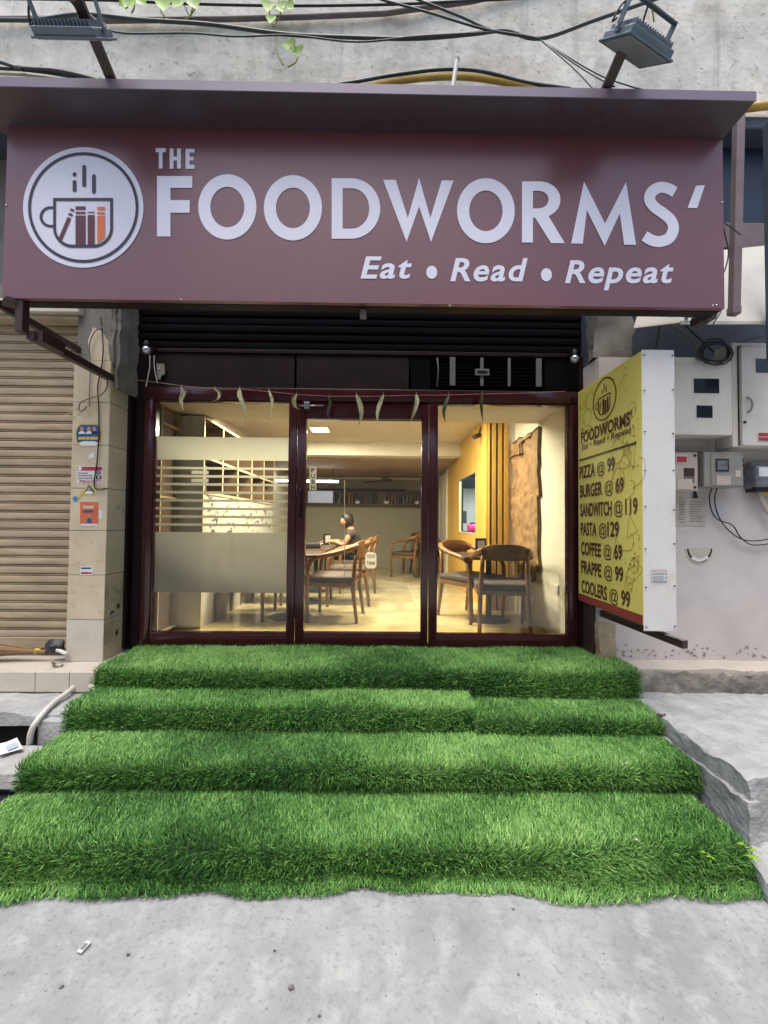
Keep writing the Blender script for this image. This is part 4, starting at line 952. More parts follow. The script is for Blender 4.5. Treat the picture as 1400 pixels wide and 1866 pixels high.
sheet('crumb_strip', fill2d([stroke([(1261, 1016), (1275, 1021), (1291, 1015)], 6, 4)]), lambda x, y: at(x, y, RW-.0095), M['paper'], hv)
def cable(name, label, P, r, m='black', n=6, group=None):
    b = MB(); b.tube(catmull(P, n), r, 7); return tag(b.build(name, M[m], smooth=True), label, 'cable', group)
cable('cable', 'upper thin black cable looping from the grey meter box', [at(x, y, RW-.03) for x, y in ((1299, 888), (1293, 905), (1297, 930), (1309, 947), (1335, 957), (1349, 978), (1368, 992), (1395, 992), (1420, 985))], .0045)
cable('cable', 'lower thin black cable looping from the grey meter box', [at(x, y, RW-.035) for x, y in ((1308, 888), (1303, 905), (1306, 930), (1318, 955), (1340, 976), (1362, 985), (1392, 984), (1420, 976))], .0045)
coil = thing('cable_coil', 'coil of black cable hanging over the meter cabinet', 'cable coil', tuple(at(1305, 665, RW-.22)))
for k in range(7):
    cx_, cy_, rx, ry = 1306+R2.uniform(-5, 5), 641+R2.uniform(-4, 4), 28+R2.uniform(-5, 4), 20+R2.uniform(-5, 4)
    b = MB(); P = [at(cx_+rx*math.cos(t*.5236), cy_+ry*math.sin(t*.5236), RW-.215-.006*k) for t in range(13)]
    b.tube(P, .005, 6, False); b.build('loop', M['black'], coil, smooth=True)
pc = [(((1225, 590), (1262, 622), (1275, 650)), 3.18, .012), (((1203, 590), (1196, 630), (1188, 650)), 3.2, .009), (((1150, 580), (1140, 605), (1120, 640)), 3.22, .012), (((1245, 588), (1300, 640), (1330, 655)), 3.15, .007), (((1118, 572), (1100, 600), (1105, 640), (1085, 650)), 3.25, .008), (((1330, 640), (1345, 625), (1400, 610)), 3.12, .006)]
wr = ['thick cable dropping behind the awning', 'cable running down to the top of the menu board', 'cable bent over behind the menu board', 'thin cable crossing towards the tall cabinet', 'loose cable hanging beside the raised shutter', 'thin cable over the tall meter cabinet']
for (P, Y, r), l_ in zip(pc, wr): cable('cable', l_, [at(x, y, Y) for x, y in P], r, 'dark_plaster' if r > .01 else 'black')
cable('cable', 'thin looping wire behind the right end of the sign', [at(x, y, 2.5) for x, y in ((1318, 408), (1322, 430), (1328, 460), (1322, 490), (1312, 515), (1316, 560), (1300, 590))], .004)
cable('cable', 'wire tied across the brown post', [at(x, y, 2.56) for x, y in ((1318, 405), (1330, 412), (1350, 428))], .004, 'bluegrey')
ms = rough_block('broken_masonry', (1.684, 3.14, 2.91), (1.98, 3.29, 3.30), M['dark_plaster'], .05, .03, seed=51); tag(ms, 'broken dark masonry above the menu board', 'masonry')

# ================================================================== CABLES AND PLANTS ABOVE THE SIGN
CBY = 2.95
def run(pts, Y):                              # cables that leave the picture run on along the wall
    P = [at(x, y, Y) for x, y in pts]; off = lambda p: p[0] < 0 or p[1] < 0 or p[0] > 1400
    if off(pts[0]): P = [P[0]+(P[0]-P[1]).normalized()*3.2] + P
    if off(pts[-1]): P = P + [P[-1]+(P[-1]-P[-2]).normalized()*3.2]
    return P
cable('cable', 'thick dark cable sagging across the weathered wall', run(((-60, 36), (60, 36), (150, 26), (260, 36), (380, 44), (520, 62), (640, 68), (760, 70), (860, 62), (920, 56), (985, 70), (1080, 38), (1160, 10), (1260, -25)), CBY), .013, 'teal_cable')
cable('cable', 'thin cable dipping beside the left floodlight', run(((150, 12), (185, 45), (225, 60), (345, 60), (430, 66), (530, 64), (650, 76), (760, 66), (900, 58)), CBY-.03), .006, 'teal_cable')
cable('cable', 'dark cable sloping from the top middle to the crossing', run(((640, -20), (700, 0), (780, 22), (880, 52), (960, 66), (985, 72)), CBY-.02), .008, 'teal_cable')
cable('cable', 'second cable sloping from the top middle to the crossing', run(((720, -20), (770, 2), (840, 30), (900, 56), (985, 70)), CBY+.02), .009, 'teal_cable')
for i, (e, l_) in enumerate((((1086, 166), 'left of three wires running down to the canopy'), ((1120, 158), 'middle of three wires running down to the canopy'), ((1172, 164), 'right of three wires running down to the canopy'))):
    cable('cable', l_, [at(985, 72, CBY), at((985+e[0])/2+8, (72+e[1])/2+3+6*i, CBY-.2), at(e[0], e[1], 2.5)], .005, 'teal_cable')
cable('cable', 'dark cable along the top edge of the picture', run(((-40, -4), (200, 0), (330, 6), (520, 10), (700, 8), (820, 3), (1000, -6)), CBY+.05), .009, 'black')
cable('cable', 'dark cable running into the canopy at left', run(((-40, 100), (30, 122), (100, 128), (150, 138), (200, 152)), 2.7), .011, 'teal_cable')
cable('cable', 'lower dark cable running into the canopy at left', run(((-40, 122), (40, 127), (110, 136), (170, 148)), 2.72), .009, 'black')
cable('cable', 'pale yellow wire behind the left of the canopy', run(((-40, 132), (40, 136), (110, 144), (160, 150)), 2.74), .008, 'shelf_edge')
b = MB(); b.tube(catmull(run(((620, 172), (680, 156), (760, 143), (850, 140), (940, 154), (1000, 172)), 2.95), 8), .022, 10); tag(b.build('yellow_pipe', M['yellow_pipe'], smooth=True), 'yellow conduit arching above the middle of the canopy', 'pipe')
cable('cable', 'black cable lying on the yellow arching conduit', run(((560, 160), (640, 150), (720, 136), (810, 126), (880, 130), (960, 150), (1040, 162)), 2.93), .012, 'teal_cable')
b = MB(); b.tube([at(825, 162, 2.8), at(833, 108, 2.8)], .016, 10); st_ = tag(b.build('pipe_stub', M['white_pipe'], smooth='auto'), 'short white pipe stub above the canopy', 'pipe')
b = MB(); b.tube([at(833, 110, 2.8), at(833.6, 106, 2.8)], .0175, 10); b.build('rim', M['meter_grey'], st_)
def vine(label, stems, leaves, Y=3.02):
    t = thing('hanging_vine', label, 'vine', tuple(at(*leaves[0][:2], Y)), 'money plant vines over the wall')
    for P in stems:
        b = MB(); b.tube(catmull([at(x, y, Y) for x, y in P], 6), .005, 6); b.build('stem', M['vine_stem'], t, smooth=True)
    for (x, y, s, a) in leaves:
        b = MB(); c = at(x, y, Y-.03); P = []
        out = [(0, 0), (.55, .12), (.72, .45), (.5, .8), (0, 1.25), (-.5, .8), (-.72, .45), (-.55, .12)]
        ca, sa = math.cos(rad(a)), math.sin(rad(a))
        V = [c+Vector(((px*ca-py*sa)*s, -.25*s*abs(px)-.1*s*py, (-px*sa-py*ca)*s)) for px, py in out]+[c+Vector(((0*ca-.6*sa)*s, .05*s, -.6*ca*s))]
        b.add(V, [(i, (i+1) % 8, 8) for i in range(8)]); b.build('leaf', M['vine'], t, smooth=True)
vine('bright green vine leaves hanging left of the wall middle', [[(240, -20), (245, 10), (240, 24)], [(290, -10), (296, 25), (320, 40), (345, 30), (365, 0)], [(330, -8), (345, 28), (352, 10)]],
     [(240, -2, .085, 20), (254, -4, .07, -40), (300, -2, .09, 0), (330, -2, .08, 35), (352, -2, .08, -20), (232, 6, .06, 60)])
vine('bright green vine with hanging tendrils at the wall middle', [[(490, -10), (492, 30), (498, 50)], [(505, -10), (512, 20), (500, 48)], [(502, 60), (505, 95), (516, 118)], [(543, 95), (540, 112), (525, 122)]],
     [(492, 2, .08, 10), (508, 4, .08, -20), (520, 6, .07, -50), (496, 28, .06, 10), (522, 76, .085, -35), (540, 84, .075, -10)])

# ================================================================== LEFT PILLAR STICKERS AND WIRES
def pflat(name, cs, d, m, parent): return sheet(name, fill2d(cs), lambda x, y: at(x, y, PY-d), M[m], parent)
def R_(x0, y0, x1, y1): return [(x0, y0), (x1, y0), (x1, y1), (x0, y1)]
s1 = thing('round_sticker', 'round blue and gold sticker with three portraits on the pillar', 'sticker', tuple(at(160, 812, PY)))
pflat('backing', [[(146, 772), (179, 772)] + ell(181, 794, 6, 17, 6, -70, 70) + [(176, 813), (148, 813)] + ell(143, 794, 6, 17, 6, 110, 250)], .0015, 'gold_ink', s1)
pflat('blue_field', [[(147, 774), (177, 774)] + ell(178, 793, 5, 15, 6, -70, 70) + [(176, 805), (147, 805)] + ell(144, 793, 5, 15, 6, 110, 250)], .0025, 'blue_ink', s1)
pflat('white_band', [[(143, 808), (152, 804), (172, 804), (180, 808), (174, 812.5), (149, 812.5)]], .0032, 'paper', s1)
for x, cap in ((149, 'paper'), (162, 'paper'), (172, 'black')):
    pflat('portrait_shoulders', [ell(x, 790.5, 6, 5, 10, 180, 360)], .0034, 'paper' if cap == 'paper' else 'black', s1); pflat('portrait_head', [ell(x, 781.5, 3.6, 4.2, 12)], .0036, 'skin_print', s1)
fit_text('sticker_print', '— — — ———', lambda x, y: at(x, y, PY-.0036), 143, 801, 180, 796, M['gold_ink'], s1, offset=.03)
s2 = thing('phone_number_sticker', 'white sticker with red header and telephone number on the pillar', 'sticker', tuple(at(163, 881, PY)))
pflat('backing', [R_(140, 849, 187, 881)], .0015, 'paper', s2); pflat('header', [R_(141, 850.5, 186, 857.5)], .0025, 'red_ink', s2)
pflat('header_disc', [ell(145.5, 854, 3.6, 3.4, 14)], .0032, 'paper', s2)
SP2 = lambda x, y: at(x, y, PY-.0027)
fit_text('number', '7065630777', SP2, 144, 880, 186, 874, M['red_ink'], s2, offset=.015)
for y, e in ((861.5, 160), (866, 168), (870.5, 170)): fit_text('print_line', '—— ——— ——', SP2, 141.5, y+1.6, e, y-.4, M['print_grey'], s2, offset=.02)
pflat('icon', [rrect(175, 858.5, 185, 865, 2)], .0026, 'meter_grey', s2); pflat('icon', [R_(175, 866.5, 185, 873)], .0026, 'black', s2); pflat('icon_dot', [ell(180, 869.7, 2.2, 2, 10)], .0033, 'paper', s2)
s3 = thing('torn_sticker', 'torn blue and gold sticker with one portrait on the pillar', 'sticker', tuple(at(160, 905, PY)))
pflat('backing', [[(163, 880), (174, 893), (176, 902), (150, 903), (141, 912), (139, 909), (150, 896)]], .0015, 'gold_ink', s3)
pflat('blue_field', [[(162, 883), (171, 894), (172, 900), (152, 900)]], .0022, 'blue_ink', s3); pflat('portrait_shoulders', [ell(162, 900, 8, 6, 10, 180, 360)], .0028, 'paper', s3); pflat('portrait_head', [ell(162, 891.5, 3, 3.6, 12)], .0032, 'skin_print', s3)
pflat('blue_blob', [ell(137, 909, 4.5, 5, 14)], .0028, 'sky_ink', s3)
s4 = thing('orange_sticker', 'orange rectangular sticker with a small figure on the pillar', 'sticker', tuple(at(163, 958, PY)))
pflat('backing', [R_(146, 915, 179, 957)], .0015, 'orange', s4); pflat('white_foot', [R_(146.5, 954.5, 178, 958)], .0022, 'paper', s4)
pflat('headline', [R_(151, 921.5, 171, 926.5)], .0022, 'tile_pale', s4); pflat('headline', [R_(151, 930, 170, 934)], .0022, 'blue_ink', s4)
pflat('figure_body', [[(158, 953), (159, 946), (162, 943), (166, 946), (168, 953)]], .0022, 'blue_ink', s4); pflat('figure_head', [ell(162.5, 940, 2.7, 3.4, 12)], .0026, 'skin_print', s4); pflat('white_scrap', [[(180, 929), (187, 930), (186, 945), (180, 946)]], .0015, 'paper', s4)
s5 = thing('small_white_sticker', 'small white sticker with faint red print low on the pillar', 'sticker', tuple(at(158, 1047, PY)))
pflat('backing', [R_(146, 1032, 169, 1048)], .0015, 'paper', s5)
fit_text('print_line', '————', lambda x, y: at(x, y, PY-.0023), 148, 1037, 166, 1034, M['blue_ink'], s5, offset=.02); fit_text('print_line', '———— —', lambda x, y: at(x, y, PY-.0023), 148, 1046, 167, 1042.5, M['red_ink'], s5, offset=.03)
b = MB(); v, f = fill2d([[(163, 828), (172, 823), (172, 834), (161, 837)]]); b.add([at(x, y, PY-.0015) for x, y in v], f); tag(b.build('paper_scrap', M['paper']), 'torn white paper scrap between the pillar stickers', 'paper scrap')
sc_ = MB()
for k in range(26):
    x, y = R2.uniform(132, 184), R2.choice([R2.uniform(975, 1030), R2.uniform(1060, 1115), R2.uniform(740, 760)]); q = [(x, y)]
    for _ in range(4): q.append((q[-1][0]+R2.uniform(-7, 7), q[-1][1]+R2.uniform(-5, 5)))
    v, f = fill2d([stroke(q, R2.uniform(.6, 1.2), 4)]); sc_.add([at(X_, Y_, PY-.0008-.00002*k) for X_, Y_ in v], f)
sc_.build('scuff_marks', M['tile_worn'], pil)
cable('cable', 'dark wire hanging down the front of the tiled pillar', [at(x, y, PY-.012) for x, y in ((183, 575), (186, 600), (188, 640), (184, 675), (178, 705), (180, 745), (180, 790), (177, 840), (172, 875), (174, 890), (184, 893), (196, 890))], .0045)
cable('cable', 'brown wire curling at the top of the tiled pillar', [at(x, y, PY-.016) for x, y in ((187, 597), (172, 605), (163, 630), (165, 660), (163, 720), (163, 740))], .004, 'rail_brown')
cable('cable', 'loop of wire under the sign beam on the pillar', [at(x, y, PY-.02) for x, y in ((196, 694), (194, 708), (183, 720), (160, 727), (146, 735), (145, 748), (152, 748), (158, 740))], .0045, 'rail_brown')

# ================================================================== LEFT FOREGROUND
pp = thing('white_pipe', 'white plastic pipe curving from the mats into the drain', 'pipe', tuple(az(55, 1345, .2)))
b = MB(); b.tube(catmull([Vector((-1.86, 2.80, .43)), az(150, 1246, .42), az(115, 1268, .405), az(90, 1288, .392), at(66, 1316, 2.585), at(57, 1334, 2.575), at(54, 1352, 2.59), at(54, 1362, 2.62)], 8), .017, 10); b.build('tube', M['white_pipe'], pp, smooth=True)
bz = thing('broom', 'old straw broom lying on the ledge under the shutter', 'broom', tuple(at(40, 1195, 3.12)))
P0, P1 = at(-30, 1184, 3.08), at(84, 1188, 3.10)
for k in range(36):
    o = Vector((0, R2.uniform(-.03, .03), R2.uniform(-.025, .025))); b = MB(); b.tube([P0+o*1.9, P0.lerp(P1, .55)+o*.9, P1+o*.35], .004, 5); b.build('straw', M['broom'], bz)
b = MB(); b.tube([P0.lerp(P1, .84)+Vector((0, 0, -.012)), P0.lerp(P1, .86)+Vector((0, 0, .018))], .019, 10); b.build('yellow_band', M['gold_ink'], bz)
b = MB(); b.ball(at(101, 1178, 3.10), (.07, .04, .045), 18, 12); b.v = [p+noise.noise_vector(p*22)*.022 for p in b.v]; b.build('rag_knot', M['black'], bz, smooth=True)
b = MB(); b.tube([at(104, 1184, 3.08), at(122, 1192, 3.07)], .014, 8); b.build('handle_stub', M['white_pipe'], bz, smooth='auto')
pl = MB(); c = az(20, 1358, .222)
q = [az(0, 1376, .222), az(42, 1364, .223), az(31, 1344, .228), az(12, 1352, .226), az(-20, 1360, .223)]
pl.add(q, [(0, 1, 2, 3, 4)]); pl = tag(pl.build('paper_slip', M['paper']), 'crumpled white paper slip on the drain cover', 'paper')
b = MB(); b.add([az(x, y, .2305) for x, y in ((10, 1360), (30, 1352), (34, 1360), (14, 1368))], [(0, 1, 2, 3)]); b.build('printed_area', M['kitchen_blue'], pl)
b = MB(); leaf(b, [az(96, 1206, .545), az(104, 1209, .56), az(116, 1206, .545)], .02, .6, .8); tag(b.build('dead_leaf', M['dry_brown'], smooth=True), 'dead brown leaf on the left ledge beside the pillar', 'leaf')
b = MB(); leaf(b, [az(1198, 1299, .415), az(1206, 1302, .42), az(1214, 1300, .415)], .02, .6, .8); tag(b.build('dead_leaf', M['dry_brown'], smooth=True), 'dead brown leaf on the right platform edge', 'leaf')
for (x, y, s, l_) in ((531, 1799, .014, 'largest dark pebble on the concrete'), (234, 1739, .010, 'dark pebble left on the concrete'), (112, 1798, .010, 'dark pebble near the bottom left'), (936, 1656, .011, 'small stone just off the bottom mat'), (945, 1776, .009, 'small dark pebble right of the middle'), (582, 1852, .009, 'dark pebble at the very bottom'), (500, 1732, .008, 'small dark chip on the concrete')):
    s *= .62; c = az(x, y, .002); b = MB(); b.ball(c, (s*1.1, s*.8, s*.5), 10, 7); b.v = [p+noise.noise_vector(p*120)*s*.75 for p in b.v]; tag(b.build('pebble', M['pebble'], smooth=True), l_, 'pebble', 'pebbles on the street')
b = MB(); c = az(153, 1726, .006); b.obox(c, (.022, .04, .004), Matrix.Rotation(rad(-12), 3, 'Z')); o = tag(b.build('wrapper', M['litter']), 'tiny striped wrapper lying on the concrete', 'litter')
b = MB(); b.obox(c+Vector((0, 0, .0028)), (.016, .022, .001), Matrix.Rotation(rad(-12), 3, 'Z')); b.build('dark_stripe', M['print_grey'], o)
gb = MB()
for k in range(500):
    x, y = R2.uniform(-2.4, 2.4), R2.uniform(.75, 1.75); s = R2.choice([.0008, .001, .0014, .002]); c = Vector((x, y, noise.noise(Vector((x*1.1, y*1.1, 3)))*.008-.0015))
    gb.obox(c, (s*2, s*1.4, s), Matrix.Rotation(R2.uniform(0, 3), 3, 'Z') @ Matrix.Rotation(R2.uniform(0, .6), 3, 'X'))
o = gb.build('grit', M['pebble']); o['kind'] = 'stuff'; o['label'] = 'fine dark grit scattered over the concrete street'; o['category'] = 'grit'
#SECTION5
# ================================================================== GRASS MATS
def grass_material():
    m, t, N, L, p = new_mat('artificial_grass')
    a = N.new('ShaderNodeAttribute'); a.attribute_name = 'shade'
    r = N.new('ShaderNodeValToRGB'); e = r.color_ramp.elements
    e[0].position = 0; e[0].color = (.030, .105, .022, 1); e[1].position = 1; e[1].color = (.31, .54, .15, 1)
    q = e.new(.5); q.color = (.115, .305, .060, 1)
    L.new(a.outputs['Fac'], r.inputs[0]); L.new(r.outputs[0], p.inputs['Base Color'])
    p.inputs['Roughness'].default_value = .5; p.inputs['Specular IOR Level'].default_value = .35
    return m
M['blade'] = grass_material()
M['turf_back'] = mat('turf_backing', (.022, .060, .016), .9, .2, 30)
def turf(label, x0, x1, prof, dens, seed, hem=0.0, wav=.004):
    P = catmull([(0, y, z) for y, z in prof], 6)
    Y = np.array([p.y for p in P]); Z = np.array([p.z for p in P])
    d = np.hypot(np.diff(Y), np.diff(Z)); S = np.concatenate([[0], np.cumsum(d)]); L = S[-1]
    g = np.random.default_rng(seed)
    ph = g.uniform(0, 6.28, 8)
    def surf(x, s):
        y = np.interp(s, S, Y); z = np.interp(s, S, Z)
        e = 1e-3; y1 = np.interp(np.minimum(s+e, L), S, Y); z1 = np.interp(np.minimum(s+e, L), S, Z); y0 = np.interp(np.maximum(s-e, 0), S, Y); z0 = np.interp(np.maximum(s-e, 0), S, Z)
        ty, tz = y1-y0, z1-z0; n = np.hypot(ty, tz)+1e-12; ny, nz = tz/n, -ty/n          # outwards: up on treads, forward on risers
        k = wav*(np.sin(x*3.1+ph[0])+.7*np.sin(x*7.3+ph[1]+s*4)+.5*np.sin(x*13+ph[2]-s*9))
        t = s/L
        hw_ = hem*np.clip((t-.72)/.28, 0, 1)*(np.sin(x*2.3+ph[3])+.7*np.sin(x*5.1+ph[4])+.6*np.sin(x*9.7+ph[5])+.4*np.sin(x*19+ph[6]))
        return y+ny*k+hw_, z+nz*k*np.where(z > .03, 1, .2), ny, nz
    # backing sheet
    nx = int((x1-x0)/.05)+1; ns = len(S)
    gx, gs = np.meshgrid(np.linspace(x0+.012, x1-.012, nx), S*(1-(.022/L if hem else 0))); yy, zz_, _, _ = surf(gx, gs)
    t = thing('grass_mat', label, 'grass mat', ((x0+x1)/2, float(Y.min()), float(Z.min())), 'artificial grass mats on the steps')
    mb = MB(); mb.v = [Vector((a, b, max(c, .004))) for a, b, c in zip(gx.ravel(), yy.ravel(), zz_.ravel())]
    mb.f = [(j*nx+i, j*nx+i+1, (j+1)*nx+i+1, (j+1)*nx+i) for j in range(ns-1) for i in range(nx-1)]
    mb.build('backing', M['turf_back'], t, smooth=True)
    # blades
    n = int((x1-x0)*L*dens)
    x = g.uniform(x0-.004, x1+.004, n); s = g.uniform(0, L, n)
    x += np.where(g.random(n) < .5, 0, .006*np.sin(s*40))
    y, z, ny, nz = surf(x, s)
    ty, tz = nz, -ny                                        # along the profile, towards the street and down
    # pile direction varies slowly over the mat
    f1 = np.sin(x*1.9+ph[0]+s*2.0)+.6*np.sin(x*4.7+ph[1]-s*5)+.4*np.sin(x*11+s*13+ph[2])
    f2 = np.sin(x*2.7+ph[3]-s*3)+.6*np.sin(x*6.1+ph[4]+s*7)+.35*np.sin(x*15-s*11+ph[6])
    a = .25*f1+g.normal(0, .55, n); bt = .35+.30*f2+g.normal(0, .50, n)
    dx = a; dy = ny-ty*bt*-1*-1; dz = nz-tz*bt*-1*-1
    dy = ny + (-ty)*(-bt); dz = nz + (-tz)*(-bt)
    nn = np.sqrt(dx*dx+dy*dy+dz*dz); dx, dy, dz = dx/nn, dy/nn, dz/nn
    ln = g.uniform(.022, .040, n); wd = g.uniform(.0013, .0024, n)
    th = g.uniform(0, 2*np.pi, n)
    # width vector perpendicular to the blade
    rx, ry, rz = np.cos(th), np.sin(th)*nz, np.sin(th)*-ny
    dt = rx*dx+ry*dy+rz*dz; rx -= dt*dx; ry -= dt*dy; rz -= dt*dz; rn = np.sqrt(rx*rx+ry*ry+rz*rz)+1e-9
    rx, ry, rz = rx/rn*wd, ry/rn*wd, rz/rn*wd
    bx, by, bz = x, y, np.maximum(z, .003)
    mx, my, mz = bx+dx*ln*.55, by+dy*ln*.55, bz+dz*ln*.55
    cx_, cy_, cz_ = g.normal(0, .25, n), ty*.45+g.normal(0, .2, n), tz*.45-.25+g.normal(0, .15, n)
    tx, ty2, tz2 = mx+(dx+cx_)*ln*.5, my+(dy+cy_)*ln*.5, np.maximum(mz+(dz+cz_)*ln*.5, .004)
    V = np.empty((n, 5, 3), np.float32)
    V[:, 0] = np.stack([bx-rx, by-ry, bz-rz], 1); V[:, 1] = np.stack([bx+rx, by+ry, bz+rz], 1)
    V[:, 2] = np.stack([mx+rx*.9, my+ry*.9, mz+rz*.9], 1); V[:, 3] = np.stack([mx-rx*.9, my-ry*.9, mz-rz*.9], 1); V[:, 4] = np.stack([tx, ty2, tz2], 1)
    org = np.array(WL[t.name]); V -= org
    me = bpy.data.meshes.new('blades'); me.vertices.add(n*5); me.vertices.foreach_set('co', V.ravel())
    idx = np.arange(n)[:, None]*5
    loops = np.concatenate([idx+np.array([0, 1, 2, 3]), idx+np.array([3, 2, 4])], 1).astype(np.int32)
    me.loops.add(n*7); me.loops.foreach_set('vertex_index', loops.ravel())
    me.polygons.add(n*2); ls = (np.arange(n)[:, None]*7+np.array([0, 4])).astype(np.int32); me.polygons.foreach_set('loop_start', ls.ravel())
    me.update(calc_edges=True)
    sh = np.clip(.5+.15*f1+.12*f2+.10*np.sin(x*23+s*17+ph[5])*np.sin(x*9-s*31)+g.normal(0, .27, n), 0, 1).astype(np.float32)  # slow paler patches paint in the pile's sheen, finer tone is random
    at_ = me.attributes.new('shade', 'FLOAT', 'POINT'); at_.data.foreach_set('value', np.repeat(sh, 5))
    me.materials.append(M['blade'])
    o = link('blades', me, t, org); o['kind'] = 'stuff'
    return t
D_ = 34000
turf('topmost green grass mat on the landing below the glass front', -1.955, 1.815, [(3.372, .568), (3.15, .568), (2.95, .573), (2.87, .568), (2.838, .545), (2.83, .49), (2.83, .43), (2.832, .385)], D_*.8, 1)
turf('second grass mat down, long raised left piece', -1.925, .605, [(2.85, .437), (2.70, .44), (2.60, .44), (2.562, .425), (2.55, .38), (2.548, .33), (2.55, .29)], D_*.9, 2)
turf('second grass mat down, short lower right piece', .60, 1.785, [(2.85, .385), (2.70, .388), (2.58, .388), (2.532, .373), (2.518, .34), (2.515, .31), (2.516, .285)], D_*.9, 3)
turf('third grass mat down, the step above the bottom one', -1.905, 1.735, [(2.57, .292), (2.40, .295), (2.26, .298), (2.208, .284), (2.193, .245), (2.205, .20), (2.215, .15)], D_, 4)
turf('bottom grass mat, its wavy hem lying on the street', -1.90, 1.675, [(2.23, .152), (2.05, .155), (1.90, .158), (1.848, .142), (1.832, .10), (1.83, .06), (1.81, .022), (1.762, .008)], D_*1.05, 5, hem=.020, wav=.006)
for (x, y, z, l_) in ((1142, 1391, .31, 'white speck on the third mat at right'), (1160, 1530, .18, 'white speck on the bottom mat at right'), (291, 1276, .46, 'white speck on the second mat at left'), (262, 1362, .31, 'white speck on the third mat at left')):
    b = MB(); b.ball(az(x, y, z), (.007, .006, .004), 8, 5); b.v = [p+noise.noise_vector(p*120)*.003 for p in b.v]; tag(b.build('paper_speck', M['litter'], smooth=True), l_, 'litter', 'white specks on the grass')
b = MB(); c0 = az(1352, 1555, .2)
wv = thing('ivy_sprig', 'light green sprig at the right corner of the bottom mat', 'plant', tuple(c0))
for k, (x, y, s) in enumerate(((1352, 1558, .05), (1340, 1536, .035), (1362, 1548, .04), (1275, 1552, .03), (1286, 1560, .028))):
    c = az(x, y, .19); b = MB(); leaf(b, [c, c+Vector((.4*s, -.3*s, .25*s)), c+Vector((s, -.8*s, 0))], s*.33, .4, .6+k); b.build('leaf', M['vine'], wv, smooth=True)

# ================================================================== FURNITURE
def make_chair(label):
    t = thing('chair', label, 'chair', (0, 0, 0), 'wooden cafe chairs')
    for s in (-1, 1):
        b = MB(); b.tube([(s*.25, .23, 0), (s*.265, .235, .35), (s*.27, .225, .56), (s*.268, .19, .635)], [.017, .022, .022, .02], 8); b.build('leg', M['oak'], t, smooth=True)
        b = MB(); b.tube([(s*.225, -.27, 0), (s*.215, -.225, .35), (s*.20, -.24, .60), (s*.195, -.265, .73)], [.017, .023, .021, .018], 8); b.build('leg', M['oak'], t, smooth=True)
        P = catmull([(s*.268, .215, .615), (s*.272, .12, .665), (s*.268, -.05, .70), (s*.24, -.20, .745), (s*.19, -.27, .775)], 5); V = []
        b = MB(); b.tube(P, [.022+.008*i/(len(P)-1) for i in range(len(P))], 8); b.build('arm_rail', M['oak'], t, smooth=True)
    V = []; nx = 14
    for i in range(nx+1):
        u = -1+2*i/nx; x = .235*u; y = -.30+.075*u*u; h = .075*(1-abs(u)**4*.65)
        for (dy, dz) in ((-.012, -h), (-.012, h), (.012, h), (.012, -h)): V.append((x, y+dy, .755+dz-.012*u*u))
    b = MB(); b.add(V, [(i*4+k, i*4+(k+1) % 4, (i+1)*4+(k+1) % 4, (i+1)*4+k) for i in range(nx) for k in range(4)]+[(0, 3, 2, 1), (nx*4, nx*4+1, nx*4+2, nx*4+3)])
    b.build('backrest', M['oak'], t, bevel=.006, smooth='auto')
    b = MB(); b.box((-.245, -.225, .36), (.245, .24, .405)); b.build('seat_frame', M['oak'], t, bevel=.006)
    b = MB(); b.box((-.25, -.23, .406), (.25, .25, .47)); b.build('cushion', M['cushion'], t, bevel=.026, smooth=True, seg=3)
    return t
CH = [(1.17, 3.93, -8, 'wooden chair with its back to the right pane'), (.99, 4.42, 215, 'wooden chair facing out behind the right hand table'), (-.47, 4.36, 84, 'nearest wooden chair behind the glass door, side on'),
      (-.40, 5.15, 92, 'second wooden chair in the row behind the door'), (-.33, 6.06, 90, 'wooden chair under the seated person'), (.55, 7.75, 60, 'wooden chair by the back wall'), (.95, 8.3, 200, 'wooden chair tucked in the back right corner'),
      (-1.42, 4.42, -90, 'wooden chair against the shelves behind the frosted film'), (-1.42, 5.2, -90, 'second wooden chair along the wall shelves'), (-1.45, 6.1, -90, 'wooden chair opposite the seated person')]
c0 = None
for x, y, r, l_ in CH:
    if c0 is None: c0 = make_chair(l_); o = c0
    else: o = dup_tree(c0, (0, 0, 0), 0); o['label'] = l_
    o.location = (x, y, FLOOR); o.rotation_euler = (0, 0, rad(r))
def make_table(label):
    t = thing('cafe_table', label, 'table', (0, 0, 0), 'pedestal tables of the cafe')
    b = MB(); b.box((-.33, -.33, .655), (.33, .33, .685)); b.build('top', M['table_top'], t, bevel=.006)
    b = MB(); b.tube([(0, 0, .02), (0, 0, .655)], .03, 12); b.build('column', M['iron'], t, smooth='auto')
    b = MB(); b.lathe([(.22, 0), (.22, .008), (.12, .022), (.035, .04)], (0, 0, 0), 20); b.build('base', M['iron'], t, smooth='auto')
    return t
TB = [(1.16, 4.32, 'pedestal table between the two chairs at right'), (-.95, 4.40, 'dark table beside the nearest chair behind the door'), (-.95, 5.2, 'dark table second in the row'), (-.95, 6.08, 'dark table in front of the seated person'), (.85, 7.75, 'dark table by the back wall')]
t0 = None
for x, y, l_ in TB:
    if t0 is None: t0 = make_table(l_); o = t0
    else: o = dup_tree(t0, (0, 0, 0), 0); o['label'] = l_
    o.location = (x, y, FLOOR)
TZ = FLOOR+.685
